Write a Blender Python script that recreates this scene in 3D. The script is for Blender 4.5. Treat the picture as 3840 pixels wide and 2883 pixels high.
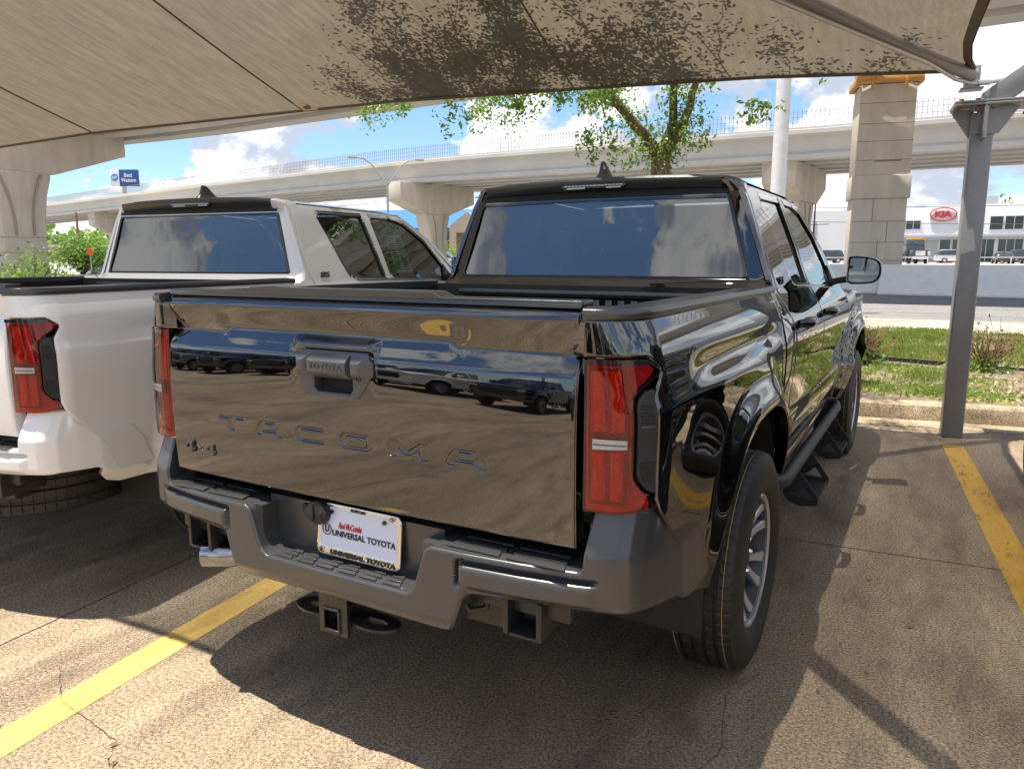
import bpy, bmesh, math, random
import numpy as np
from mathutils import Vector, Matrix
from mathutils.geometry import delaunay_2d_cdt
for o in list(bpy.data.objects): bpy.data.objects.remove(o)
S = bpy.context.scene
COL = S.collection
R = math.radians
# ------------------------------------------------------------ camera
CAM = Vector((1.4439, -1.5613, 1.4440)); PITCH, YAW, ROLL, FPX = R(9.6813), R(29.5327), R(-0.119), 750.0
fw = Vector((-math.sin(YAW)*math.cos(PITCH), math.cos(YAW)*math.cos(PITCH), -math.sin(PITCH)))
rt = Vector((math.cos(YAW), math.sin(YAW), 0)); up = rt.cross(fw)
rt2 = rt*math.cos(ROLL)+up*math.sin(ROLL); up2 = -rt*math.sin(ROLL)+up*math.cos(ROLL)
cd = bpy.data.cameras.new('camera'); co = bpy.data.objects.new('camera', cd); COL.objects.link(co)
m3 = Matrix((rt2, up2, -fw)).transposed(); co.matrix_world = Matrix.Translation(CAM) @ m3.to_4x4()
cd.sensor_width = 36; cd.lens = FPX/1024*36; cd.clip_start = .05; cd.clip_end = 4000
S.camera = co
S.view_settings.view_transform = 'Standard'; S.view_settings.look = 'None'
S.view_settings.exposure = 1.68; S.view_settings.gamma = 1
S.cycles.max_bounces = 10; S.cycles.transparent_max_bounces = 16; S.cycles.glossy_bounces = 5; S.cycles.transmission_bounces = 8
# ------------------------------------------------------------ sun + sky
SUN = Vector((-.175, -.11, 1.0)).normalized()
sl = bpy.data.lights.new('sun', 'SUN'); sl.energy = 3.4; sl.angle = R(.53); sl.color = (1, .93, .80)
so = bpy.data.objects.new('sun', sl); COL.objects.link(so); so.rotation_euler = SUN.to_track_quat('Z', 'Y').to_euler()
W = bpy.data.worlds.new('World'); S.world = W; W.use_nodes = True
nt = W.node_tree; N = nt.nodes; L = nt.links; N.clear()
def nd(t, **k):
    n = N.new(t)
    for a, b in k.items(): setattr(n, a, b)
    return n
def vm(op, a, b=None):
    n = nd('ShaderNodeVectorMath', operation=op); L.new(a, n.inputs[0])
    if b is not None:
        if isinstance(b, (tuple, float, int)): n.inputs[1].default_value = b if isinstance(b, tuple) else (b,)*3
        else: L.new(b, n.inputs[1])
    return n.outputs[0]
def mt(op, a, b=None, c=None, clamp=False):
    n = nd('ShaderNodeMath', operation=op, use_clamp=clamp)
    for i, v in enumerate((a, b, c)):
        if v is None: continue
        if isinstance(v, (int, float)): n.inputs[i].default_value = v
        else: L.new(v, n.inputs[i])
    return n.outputs[0]
sky = nd('ShaderNodeTexSky'); sky.sky_type = 'NISHITA'; sky.sun_disc = False
sky.sun_elevation = math.asin(SUN.z); sky.sun_rotation = math.atan2(SUN.x, SUN.y); sky.altitude = 200; sky.air_density = 1.0; sky.dust_density = .6; sky.ozone_density = 2.2
tc = nd('ShaderNodeTexCoord'); sp = nd('ShaderNodeSeparateXYZ'); L.new(tc.outputs['Generated'], sp.inputs[0])
zc = mt('MAXIMUM', sp.outputs[2], 0.0)
def noise(vec, scale, detail=8, rough=.55, dist=.2):
    n = nd('ShaderNodeTexNoise'); n.inputs['Scale'].default_value = scale; n.inputs['Detail'].default_value = detail
    n.inputs['Roughness'].default_value = rough; n.inputs['Distortion'].default_value = dist; L.new(vec, n.inputs['Vector']); return n.outputs[0]
def ramp(x, a, b):
    n = nd('ShaderNodeMapRange', interpolation_type='SMOOTHSTEP'); n.inputs['From Min'].default_value = a; n.inputs['From Max'].default_value = b; L.new(x, n.inputs['Value']); return n.outputs[0]
# cumulus: noise in a dome space whose vertical axis is stretched, so banks of cloud pile up near the horizon
zz = mt('POWER', mt('ADD', zc, .02), .62)
cb = nd('ShaderNodeCombineXYZ'); L.new(sp.outputs[0], cb.inputs[0]); L.new(sp.outputs[1], cb.inputs[1]); L.new(mt('MULTIPLY', zz, 1.15), cb.inputs[2])
base = vm('ADD', cb.outputs[0], (4.25, 1.9, .35))
n1 = noise(base, 4.6, 10, .58, .15); n2 = noise(vm('ADD', base, (-.02, -.02, .055)), 4.6, 10, .58, .15); n3 = noise(base, 1.2, 2)
dens = mt('ADD', n1, mt('MULTIPLY', mt('SUBTRACT', n3, .5), .45))
mask = ramp(dens, .456, .495)
shade = ramp(mt('SUBTRACT', n1, n2), -.06, .07)
thick = ramp(dens, .54, .68)
cc = nd('ShaderNodeMix', data_type='RGBA'); cc.inputs['A'].default_value = (1.75, 1.9, 2.25, 1); cc.inputs['B'].default_value = (4.3, 4.25, 4.15, 1); L.new(shade, cc.inputs['Factor'])
c2 = nd('ShaderNodeMix', data_type='RGBA'); c2.inputs['B'].default_value = (1.9, 2.05, 2.4, 1); L.new(mt('MULTIPLY', thick, .55), c2.inputs['Factor']); L.new(cc.outputs['Result'], c2.inputs['A'])
mx = nd('ShaderNodeMix', data_type='RGBA'); L.new(mt('MULTIPLY', mask, .95), mx.inputs['Factor']); L.new(vm('MULTIPLY', sky.outputs[0], (.42, .49, .55)), mx.inputs['A']); L.new(c2.outputs['Result'], mx.inputs['B'])
bg = nd('ShaderNodeBackground'); bg.inputs['Strength'].default_value = .115; L.new(mx.outputs['Result'], bg.inputs['Color'])
ow = nd('ShaderNodeOutputWorld'); L.new(bg.outputs[0], ow.inputs[0])
# ------------------------------------------------------------ helpers
def tag(o, label=None, cat=None, group=None, kind=None):
    if label: o['label'] = label
    if cat: o['category'] = cat
    if group: o['group'] = group
    if kind: o['kind'] = kind
    return o
def empty(name, loc=(0,0,0), rz=0, parent=None):
    o = bpy.data.objects.new(name, None); o.empty_display_size = .1; COL.objects.link(o); o.location = loc; o.rotation_euler = (0, 0, rz)
    if parent: o.parent = parent
    return o
def copy_tree(o, parent=None):
    c = o.copy(); COL.objects.link(c)
    if parent: c.parent = parent
    for ch in o.children: copy_tree(ch, c)
    return c
def M(name, col, rough=.5, metal=0, coat=0, spec=.5, var=0, vscale=8, bump=0, bscale=60, ior=1.5, stretch=None, var2=None):
    m = bpy.data.materials.new(name); m.use_nodes = True; t = m.node_tree; b = t.nodes['Principled BSDF']
    b.inputs['Base Color'].default_value = (*col, 1); b.inputs['Roughness'].default_value = rough; b.inputs['Metallic'].default_value = metal
    b.inputs['Coat Weight'].default_value = coat; b.inputs['Coat Roughness'].default_value = .012; b.inputs['Specular IOR Level'].default_value = spec; b.inputs['IOR'].default_value = ior
    if var or bump:
        c = t.nodes.new('ShaderNodeTexCoord'); mp = t.nodes.new('ShaderNodeMapping'); t.links.new(c.outputs['Object'], mp.inputs[0])
        if stretch: mp.inputs['Scale'].default_value = stretch
    if var:
        n = t.nodes.new('ShaderNodeTexNoise'); n.inputs['Scale'].default_value = vscale; n.inputs['Detail'].default_value = 7; n.inputs['Roughness'].default_value = .65; t.links.new(mp.outputs[0], n.inputs[0])
        r = t.nodes.new('ShaderNodeValToRGB'); r.color_ramp.elements[0].position = .3; r.color_ramp.elements[1].position = .72
        r.color_ramp.elements[0].color = (*[x*(1-var) for x in col], 1); r.color_ramp.elements[1].color = (*[min(1, x*(1+var)) for x in (var2 or col)], 1)
        t.links.new(n.outputs[0], r.inputs[0]); t.links.new(r.outputs[0], b.inputs['Base Color'])
    if bump:
        n = t.nodes.new('ShaderNodeTexNoise'); n.inputs['Scale'].default_value = bscale; n.inputs['Detail'].default_value = 4; t.links.new(mp.outputs[0], n.inputs[0])
        bp = t.nodes.new('ShaderNodeBump'); bp.inputs['Strength'].default_value = bump; bp.inputs['Distance'].default_value = .01; t.links.new(n.outputs[0], bp.inputs['Height']); t.links.new(bp.outputs[0], b.inputs['Normal'])
    return m
def linkmesh(name, me, mat, parent):
    o = bpy.data.objects.new(name, me); COL.objects.link(o)
    if mat is not None: me.materials.append(mat)
    if parent is not None: o.parent = parent
    return o
class MB:
    def __init__(s): s.v = []; s.f = []
    def add(s, V, F):
        k = len(s.v); s.v += [tuple(p) for p in V]; s.f += [tuple(i+k for i in f) for f in F]; return s
    def box(s, x0, x1, y0, y1, z0, z1, tf=None):
        V = [(x, y, z) for x in (x0, x1) for y in (y0, y1) for z in (z0, z1)]
        if tf is not None: V = [tf @ Vector(p) for p in V]
        return s.add(V, [(0,1,3,2), (4,6,7,5), (0,4,5,1), (2,3,7,6), (0,2,6,4), (1,5,7,3)])
    def bar(s, a, b, w, h=None, upv=(0,0,1)):
        a = Vector(a); b = Vector(b); d = (b-a); l = d.length; d.normalize(); u = Vector(upv)
        if abs(d.dot(u)) > .99: u = Vector((0,1,0))
        x = d.cross(u).normalized(); z = x.cross(d); h = h or w
        tf = Matrix.Translation(a) @ Matrix((x, d, z)).transposed().to_4x4()
        return s.box(-w/2, w/2, 0, l, -h/2, h/2, tf)
    def tube(s, pts, r, n=12, cap=True):
        pts = [Vector(p) for p in pts]; m = len(pts); rr = r if isinstance(r, (list, tuple)) else [r]*m
        V = []; F = []; ref = None
        for i, p in enumerate(pts):
            d = (pts[min(i+1, m-1)]-pts[max(i-1, 0)]).normalized()
            if ref is None: ref = Vector((0,0,1)) if abs(d.z) < .9 else Vector((1,0,0))
            x = d.cross(ref).normalized(); ref = x.cross(d)
            for k in range(n): a = 2*math.pi*k/n; V.append(p+(x*math.cos(a)+ref*math.sin(a))*rr[i])
        for i in range(m-1):
            for k in range(n): F.append((i*n+k, i*n+(k+1) % n, (i+1)*n+(k+1) % n, (i+1)*n+k))
        if cap: F.append(tuple(range(n))[::-1]); F.append(tuple(range((m-1)*n, m*n)))
        return s.add(V, F)
    def prism(s, poly, fn, d0, d1):
        """poly list of 2d pts; fn(u,v,d)->xyz"""
        n = len(poly); V = [fn(u, v, d0) for u, v in poly]+[fn(u, v, d1) for u, v in poly]
        return s.add(V, [tuple(range(n))[::-1], tuple(range(n, 2*n))]+[(i, (i+1) % n, n+(i+1) % n, n+i) for i in range(n)])
    def loft(s, secs, closed=False, caps=False):
        n = len(secs[0]); V = [p for q in secs for p in q]; F = []
        for i in range(len(secs)-1):
            for k in range(n if closed else n-1): F.append((i*n+k, i*n+(k+1) % n, (i+1)*n+(k+1) % n, (i+1)*n+k))
        if caps: F += [tuple(range(n))[::-1], tuple(range((len(secs)-1)*n, len(secs)*n))]
        return s.add(V, F)
    def lathe(s, prof, n=64, c=(0,0,0), axis='X'):
        V = []; F = []; m = len(prof)
        for k in range(n):
            a = 2*math.pi*k/n
            for (h, r) in prof:
                if axis == 'X': V.append((c[0]+h, c[1]+r*math.cos(a), c[2]+r*math.sin(a)))
                elif axis == 'Z': V.append((c[0]+r*math.cos(a), c[1]+r*math.sin(a), c[2]+h))
                else: V.append((c[0]+r*math.cos(a), c[1]+h, c[2]+r*math.sin(a)))
        for k in range(n):
            for i in range(m-1): F.append((k*m+i, k*m+i+1, ((k+1) % n)*m+i+1, ((k+1) % n)*m+i))
        return s.add(V, F)
    def build(s, name, mat, parent=None, angle=35, bevel=0, seg=2, recalc=True, flat=False):
        me = bpy.data.meshes.new(name); me.from_pydata(s.v, [], s.f)
        if recalc:
            bm = bmesh.new(); bm.from_mesh(me); bmesh.ops.recalc_face_normals(bm, faces=bm.faces)
            if bevel:
                bmesh.ops.dissolve_degenerate(bm, edges=bm.edges, dist=1e-6)
                es = [e for e in bm.edges if len(e.link_faces) == 2 and e.calc_face_angle(0) > R(25)]
                bmesh.ops.bevel(bm, geom=es, offset=bevel, offset_type='OFFSET', segments=seg, profile=.5, affect='EDGES', clamp_overlap=True)
            bm.to_mesh(me); bm.free()
        me.update()
        if not flat: me.shade_smooth(); me.set_sharp_from_angle(angle=R(angle))
        return linkmesh(name, me, mat, parent)
def split(o, key=None):
    """give each loose piece (or each key of its centre) its own object"""
    me = o.data; n = len(me.vertices); par = list(range(n))
    def fnd(a):
        while par[a] != a: par[a] = par[par[a]]; a = par[a]
        return a
    for e in me.edges: a, b = fnd(e.vertices[0]), fnd(e.vertices[1]); par[a] = b
    isl = {}
    for i in range(n): isl.setdefault(fnd(i), []).append(i)
    groups = {}
    for r_, ids in isl.items():
        c = sum((me.vertices[i].co for i in ids), Vector())/len(ids); groups.setdefault(key(c) if key else r_, set()).update(ids)
    if len(groups) < 2: return [o]
    out = []; nm = o.name.split('.')[0]
    for gi, ids in enumerate(groups.values()):
        bm = bmesh.new(); bm.from_mesh(me); bm.verts.ensure_lookup_table(); bmesh.ops.delete(bm, geom=[v for v in bm.verts if v.index not in ids], context='VERTS'); m2 = bpy.data.meshes.new(nm); bm.to_mesh(m2); bm.free()
        for m_ in me.materials: m2.materials.append(m_)
        p = bpy.data.objects.new(nm, m2); COL.objects.link(p); p.parent = o.parent; p.matrix_basis = o.matrix_basis.copy(); out.append(p)
    bpy.data.objects.remove(o); return out
# ---- panels: a 2D outline meshed densely and wrapped on a smooth surface
def resample(poly, step):
    out = []; n = len(poly)
    for i in range(n):
        a = np.array(poly[i], float); b = np.array(poly[(i+1) % n], float); k = max(1, int(math.ceil(np.linalg.norm(b-a)/step)))
        for j in range(k): out.append(a+(b-a)*j/k)
    return np.array(out)
def area(P): x, y = P[:, 0], P[:, 1]; return .5*np.sum(x*np.roll(y, -1)-y*np.roll(x, -1))
def inset(P, d):
    if area(P) < 0: d = -d
    a = P-np.roll(P, 1, 0); b = np.roll(P, -1, 0)-P
    a /= np.linalg.norm(a, axis=1)[:, None]+1e-12; b /= np.linalg.norm(b, axis=1)[:, None]+1e-12
    na = np.stack([-a[:, 1], a[:, 0]], 1); nb = np.stack([-b[:, 1], b[:, 0]], 1); m = na+nb
    m /= np.linalg.norm(m, axis=1)[:, None]+1e-12; c = np.clip((m*na).sum(1), .45, 1)
    return P+m*(d/c)[:, None]
def pdist(X, P):
    A = P; B = np.roll(P, -1, 0); out = np.full(len(X), 1e9)
    for a, b in zip(A, B):
        ab = b-a; t = np.clip(((X-a)@ab)/(ab@ab+1e-15), 0, 1); d = np.hypot(*(X-a-t[:, None]*ab).T); out = np.minimum(out, d)
    return out
def inside(X, P):
    x, y = X[:, 0], X[:, 1]; r = np.zeros(len(X), bool); A = P; B = np.roll(P, -1, 0)
    for a, b in zip(A, B):
        if a[1] == b[1]: continue
        c = (a[1] > y) != (b[1] > y); xx = (b[0]-a[0])*(y-a[1])/(b[1]-a[1])+a[0]; r ^= c & (x < xx)
    return r
def smooth_poly(P, it=1):
    P = np.array(P, float)
    for _ in range(it):
        Q = np.roll(P, -1, 0); P = np.stack([.75*P+.25*Q, .25*P+.75*Q], 1).reshape(-1, 2)
    return P
def panel(name, outline, fn, step, mat, parent, holes=(), rings=(), extra=(), flip=False, flange=None, bstep=None, thick=None):
    bstep = bstep or step
    bl = [resample(outline, bstep)]+[resample(h, bstep) for h in holes]
    loops = [(b, True) for b in bl]
    for b_i, b in enumerate(bl):
        for d in rings: loops.append((inset(b, d if b_i == 0 else -d), False))
    for e in extra: loops.append((resample(e, bstep), False))
    pts = np.zeros((0, 2)); edges = []
    for P, _ in loops:
        k = len(pts); n = len(P); pts = np.vstack([pts, P]); edges += [(k+i, k+(i+1) % n) for i in range(n)]
    lo = bl[0].min(0); hi = bl[0].max(0)
    gx, gy = np.meshgrid(np.arange(lo[0]+step*.37, hi[0], step), np.arange(lo[1]+step*.41, hi[1], step)); G = np.stack([gx.ravel(), gy.ravel()], 1)
    ok = inside(G, bl[0])
    for h in bl[1:]: ok &= ~inside(G, h)
    G = G[ok]; dm = np.full(len(G), 1e9)
    for b in bl: dm = np.minimum(dm, pdist(G, b))
    G = G[dm > max(list(rings)+[0])+step*.4]
    pts = np.vstack([pts, G])
    vc, _, tri = delaunay_2d_cdt([Vector(p) for p in pts], edges, [], 0, 1e-7)[:3]
    V2 = np.array([(p[0], p[1]) for p in vc]); T = np.array([t for t in tri if len(t) == 3])
    C = V2[T].mean(1); ok = inside(C, bl[0])
    for h in bl[1:]: ok &= ~inside(C, h)
    T = T[ok]; used = np.unique(T); mp = -np.ones(len(V2), int); mp[used] = np.arange(len(used)); V2 = V2[used]; T = mp[T]
    ar = (V2[T[:, 1]]-V2[T[:, 0]]); br = (V2[T[:, 2]]-V2[T[:, 0]]); sg = ar[:, 0]*br[:, 1]-ar[:, 1]*br[:, 0]; T[sg < 0] = T[sg < 0][:, ::-1]; T = T[np.abs(sg) > 1e-12]
    def D(X):
        d = np.full(len(X), 1e9)
        for b in bl: d = np.minimum(d, pdist(X, b))
        return d
    e = 4e-4
    def ev(X): return np.array(fn(X[:, 0], X[:, 1], D(X))).T
    P0 = ev(V2)
    # one-sided differences taken towards the inside of the panel centre to avoid leaving the domain
    Pu = (ev(V2+[e, 0])-ev(V2-[e, 0])); Pv = (ev(V2+[0, e])-ev(V2-[0, e])); Nn = np.cross(Pu, Pv); Nn /= np.linalg.norm(Nn, axis=1)[:, None]+1e-15
    if flip: Nn = -Nn; T = T[:, ::-1]
    V = P0.tolist(); F = T.tolist(); NN = Nn.tolist()
    if flange is not None:
        fl = flange if isinstance(flange, list) else [flange]*len(bl)
        for b, fv in zip(bl, fl):
            if fv is None: continue
            q = np.array(fn(b[:, 0], b[:, 1], np.zeros(len(b)))).T; fv = np.array(fv, float)
            q2 = q+fv; ed = np.roll(q, -1, 0)-np.roll(q, 1, 0); nn = np.cross(ed, fv); nn /= np.linalg.norm(nn, axis=1)[:, None]+1e-15
            if (area(b) < 0) != flip: nn = -nn
            if b is not bl[0]: nn = -nn
            k = len(V); n = len(b); V += q.tolist()+q2.tolist(); NN += nn.tolist()*2
            for i in range(n):
                j = (i+1) % n; f = [k+i, k+j, k+n+j, k+n+i]
                g = np.cross(q[j]-q[i], fv)
                if g@nn[i] < 0: f = f[::-1]
                F.append(f)
    me = bpy.data.meshes.new(name); me.from_pydata(V, [], F); me.update(); me.shade_smooth()
    me.normals_split_custom_set_from_vertices(NN)
    return linkmesh(name, me, mat, parent)
def sstep(a, b, x): t = np.clip((x-a)/(b-a), 0, 1); return t*t*(3-2*t)
def edge_round(D, r): d = np.clip(D, 0, r); return r-np.sqrt(np.maximum(r*r-(r-d)**2, 0))
def integ(knots, x0, v0):
    """profile from a table of slopes (smooth): returns f(x)"""
    K = np.array(knots, float); xs = np.linspace(K[0, 0], K[-1, 0], 4000); s = np.interp(xs, K[:, 0], K[:, 1]); c = np.concatenate([[0], np.cumsum((s[1:]+s[:-1])/2*np.diff(xs))]); c += v0-np.interp(x0, xs, c)
    def f(x): return np.interp(x, xs, c)+np.where(x < xs[0], (x-xs[0])*s[0], 0)+np.where(x > xs[-1], (x-xs[-1])*s[-1], 0)
    return f
def text_mesh(txt, size, depth=.0, shear=0, spacing=1, bold=0, align='CENTER'):
    c = bpy.data.curves.new('t', 'FONT'); c.body = txt; c.size = size; c.extrude = depth; c.shear = shear; c.space_character = spacing; c.align_x = align; c.align_y = 'CENTER'; c.offset = bold; c.resolution_u = 3
    o = bpy.data.objects.new('t', c); COL.objects.link(o); dg = bpy.context.evaluated_depsgraph_get(); dg.update()
    me = bpy.data.meshes.new_from_object(o.evaluated_get(dg)); bpy.data.objects.remove(o); return me
def text(name, txt, size, mat, parent, origin, xdir, ydir, depth=.001, width=None, **k):
    me = text_mesh(txt, size, depth, **k); X = Vector(xdir).normalized(); Y = Vector(ydir).normalized(); Zv = X.cross(Y)
    if width:
        xs = [v.co.x for v in me.vertices]; s = width/(max(xs)-min(xs)); cx = (max(xs)+min(xs))/2
    else: s = 1; cx = 0
    for v in me.vertices: v.co = Vector(origin)+X*((v.co.x-cx)*s)+Y*v.co.y+Zv*v.co.z
    return linkmesh(name, me, mat, parent)
# ------------------------------------------------------------ materials
mPaint = M('black_clear_coat_paint', (.0028, .003, .0036), .4, coat=1, spec=0)
mPaint.node_tree.nodes['Principled BSDF'].inputs['Coat IOR'].default_value = 2.05
mWhite = M('white_pearl_paint', (.80, .79, .78), .3, coat=1, ior=1.5)
mSatin = M('charcoal_satin_plastic', (.040, .040, .042), .24, ior=1.65, bump=.07, bscale=900)
mPlas = M('black_grained_plastic', (.016, .016, .017), .5, bump=.5, bscale=700)
mGlossBlk = M('black_gloss_trim', (.006, .006, .007), .12, coat=.6)
mBed = M('bed_liner', (.008, .008, .009), .62, bump=.8, bscale=300)
mRub = M('tyre_rubber', (.021, .020, .0195), .5, bump=.3, bscale=250, var=.25, vscale=6)
mSide = M('tyre_sidewall', (.011, .011, .0115), .42, bump=.12, bscale=120)
mAlloy = M('silver_alloy', (.55, .56, .58), .3, metal=.6, coat=.4)
mAlloyD = M('dark_alloy', (.10, .10, .11), .4, metal=.6)
mChrome = M('chrome', (.8, .8, .8), .06, metal=1)
mFrameCh = M('plate_frame_metal', (.72, .69, .64), .2, metal=1)
mGun = M('gunmetal_handle_paint', (.085, .087, .092), .3, metal=.3, coat=.15)
mSteelBlk = M('black_chassis_paint', (.018, .018, .018), .33, bump=.3, bscale=60)
mPlateW = M('white_plate', (.62, .66, .80), .35)
mInk = M('black_ink', (.012, .012, .012), .4)
mRedInk = M('red_ink', (.45, .012, .02), .4)
mRedBack = M('red_reflector_housing', (.55, .010, .010), .35, bump=.9, bscale=420, var=.35, vscale=60)
mOrBack = M('orange_red_reflector', (1.0, .14, .06), .38, bump=.9, bscale=420, var=.2, vscale=50)
mDkRed = M('dark_red_bezel', (.16, .006, .006), .4)
mSilverRef = M('reverse_reflector', (.42, .39, .39), .25, metal=.3, bump=.5, bscale=250)
mSeat = M('grey_seat_fabric', (.05, .052, .055), .8, bump=.3, bscale=300)
mYellowTape = M('tread_paint_line', (.55, .40, .10), .7)
def glassmat(name, tint, trans, rough=0.0, ior=1.52, extra=.0, wave=0):
    m = bpy.data.materials.new(name); m.use_nodes = True; t = m.node_tree; t.nodes.clear()
    a = t.nodes.new; o = a('ShaderNodeOutputMaterial'); tr = a('ShaderNodeBsdfTransparent'); tr.inputs[0].default_value = (*tint, 1)
    df = a('ShaderNodeBsdfDiffuse'); df.inputs[0].default_value = (.004, .005, .006, 1); m0 = a('ShaderNodeMixShader'); m0.inputs[0].default_value = trans
    t.links.new(df.outputs[0], m0.inputs[1]); t.links.new(tr.outputs[0], m0.inputs[2])
    gl = a('ShaderNodeBsdfGlossy'); gl.inputs['Roughness'].default_value = rough; gl.inputs[0].default_value = (1, 1, 1, 1)
    fr = a('ShaderNodeFresnel'); fr.inputs[0].default_value = ior; ad = a('ShaderNodeMath'); ad.operation = 'ADD'; ad.inputs[1].default_value = extra; ad.use_clamp = True; t.links.new(fr.outputs[0], ad.inputs[0])
    m1 = a('ShaderNodeMixShader'); t.links.new(ad.outputs[0], m1.inputs[0]); t.links.new(m0.outputs[0], m1.inputs[1]); t.links.new(gl.outputs[0], m1.inputs[2]); t.links.new(m1.outputs[0], o.inputs[0])
    if wave:
        c = a('ShaderNodeTexCoord'); n = a('ShaderNodeTexNoise'); n.inputs['Scale'].default_value = 2.2; n.inputs['Detail'].default_value = 0; t.links.new(c.outputs['Object'], n.inputs[0])
        b = a('ShaderNodeBump'); b.inputs['Strength'].default_value = 1; b.inputs['Distance'].default_value = wave; t.links.new(n.outputs[0], b.inputs['Height']); t.links.new(b.outputs[0], gl.inputs['Normal'])
    return m
mGlassR = glassmat('privacy_glass', (.5, .55, .6), .40, extra=.10, wave=.003)
mGlassS = glassmat('side_glass', (.55, .72, .66), .75, extra=.05, wave=.002)
mGlassMir = M('mirror_glass', (.75, .85, .85), .0, metal=1)
def lensmat(name, col, extra=.03):
    m = bpy.data.materials.new(name); m.use_nodes = True; t = m.node_tree; t.nodes.clear(); a = t.nodes.new
    o = a('ShaderNodeOutputMaterial'); tr = a('ShaderNodeBsdfTransparent'); tr.inputs[0].default_value = (*col, 1); gl = a('ShaderNodeBsdfGlossy'); gl.inputs['Roughness'].default_value = .01
    fr = a('ShaderNodeFresnel'); fr.inputs[0].default_value = 1.55; ad = a('ShaderNodeMath'); ad.operation = 'ADD'; ad.inputs[1].default_value = extra; t.links.new(fr.outputs[0], ad.inputs[0])
    m1 = a('ShaderNodeMixShader'); t.links.new(ad.outputs[0], m1.inputs[0]); t.links.new(tr.outputs[0], m1.inputs[1]); t.links.new(gl.outputs[0], m1.inputs[2]); t.links.new(m1.outputs[0], o.inputs[0]); return m
mLensRed = lensmat('red_lens', (1, .40, .30), .008); mLensClr = lensmat('clear_lens', (.9, .92, .95))
# concrete with streaks, pits, stains
def ground_mat(name, base, dark, light, worn=None, streak=(1.0, .28, 1), speck=.5, bumps=.35, fine=1.0, grain=1.0):
    m = bpy.data.materials.new(name); m.use_nodes = True; t = m.node_tree; b = t.nodes['Principled BSDF']; a = t.nodes.new; ln = t.links.new
    c = a('ShaderNodeTexCoord'); mp = a('ShaderNodeMapping'); mp.inputs['Scale'].default_value = streak; mp.inputs['Rotation'].default_value = (0, 0, R(-7)); ln(c.outputs['Object'], mp.inputs[0])
    def nz(src, sc, de, ro=.6):
        n = a('ShaderNodeTexNoise'); n.inputs['Scale'].default_value = sc; n.inputs['Detail'].default_value = de; n.inputs['Roughness'].default_value = ro; ln(src, n.inputs[0]); return n.outputs[0]
    def mr(x, f0, f1, t0=0, t1=1):
        n = a('ShaderNodeMapRange'); n.inputs[1].default_value = f0; n.inputs[2].default_value = f1; n.inputs[3].default_value = t0; n.inputs[4].default_value = t1; ln(x, n.inputs[0]); return n.outputs[0]
    def mix(f, A, B, mode='MIX'):
        n = a('ShaderNodeMix'); n.data_type = 'RGBA'; n.blend_type = mode
        for v, i in ((f, 'Factor'), (A, 'A'), (B, 'B')):
            if isinstance(v, tuple): n.inputs[i].default_value = (*v, 1)
            elif isinstance(v, (int, float)): n.inputs[i].default_value = v
            else: ln(v, n.inputs[i])
        return n.outputs['Result']
    big = nz(mp.outputs[0], .9, 6); med = nz(mp.outputs[0], 5.5, 8, .7); fn_ = nz(c.outputs['Object'], 95*fine, 5, .75); vf = nz(c.outputs['Object'], 330*fine, 3, .7); st = nz(mp.outputs[0], 2.1, 9, .72)
    col = mix(mr(big, .38, .64), dark, light); col = mix(mr(med, .40, .62), tuple(.55*x+.45*y for x, y in zip(base, dark)), col); col = mix(mr(st, .48, .68, 0, .75), col, tuple(x*.42 for x in dark))
    g = mr(fn_, .40, .60, 1-.62*grain, 1+.45*grain); g2 = mr(vf, .42, .58, 1-.45*grain, 1+.35*grain)
    mu = a('ShaderNodeMath'); mu.operation = 'MULTIPLY'; ln(g, mu.inputs[0]); ln(g2, mu.inputs[1]); vv = a('ShaderNodeVectorMath'); vv.operation = 'SCALE'; ln(col, vv.inputs[0]); ln(mu.outputs[0], vv.inputs['Scale'])
    vo = a('ShaderNodeTexVoronoi'); vo.inputs['Scale'].default_value = 21*fine; ln(c.outputs['Object'], vo.inputs[0]); pit = mr(vo.outputs['Distance'], .05, .14, 1, 0); pm = mr(nz(c.outputs['Object'], 9, 3), .55, .62)
    pp = a('ShaderNodeMath'); pp.operation = 'MULTIPLY'; ln(pit, pp.inputs[0]); ln(pm, pp.inputs[1]); p2 = a('ShaderNodeMath'); p2.operation = 'MULTIPLY'; ln(pp.outputs[0], p2.inputs[0]); p2.inputs[1].default_value = speck
    stn = mr(nz(c.outputs['Object'], 2.6, 5, .55), .60, .70, 0, .45 if speck > .6 else 0); v2 = mix(stn, vv.outputs[0], (.07, .058, .046)); fin = mix(p2.outputs[0], v2, (.03, .028, .026)); ln(fin, b.inputs['Base Color']); b.inputs['Roughness'].default_value = .82
    bp = a('ShaderNodeBump'); bp.inputs['Strength'].default_value = bumps; bp.inputs['Distance'].default_value = .004; ln(mu.outputs[0], bp.inputs['Height']); ln(bp.outputs[0], b.inputs['Normal'])
    if worn:
        o = t.nodes['Material Output']; tr = a('ShaderNodeBsdfTransparent'); ms = a('ShaderNodeMixShader'); w1 = nz(mp.outputs[0], 14, 10, .8); mask = mr(w1, worn-.035, worn+.035)
        ln(mask, ms.inputs[0]); ln(b.outputs[0], ms.inputs[1]); ln(tr.outputs[0], ms.inputs[2]); ln(ms.outputs[0], o.inputs[0])
    return m
mConc = ground_mat('lot_concrete', (.35, .262, .170), (.19, .14, .095), (.48, .372, .252), speck=.85)
mConc2 = ground_mat('pale_concrete', (.40, .355, .30), (.34, .30, .25), (.47, .42, .36), streak=(.3, 1, 1), fine=.6)
mRoad = ground_mat('pale_asphalt', (.21, .203, .208), (.17, .165, .17), (.26, .25, .245), streak=(.12, 1, 1), fine=.5)
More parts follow.
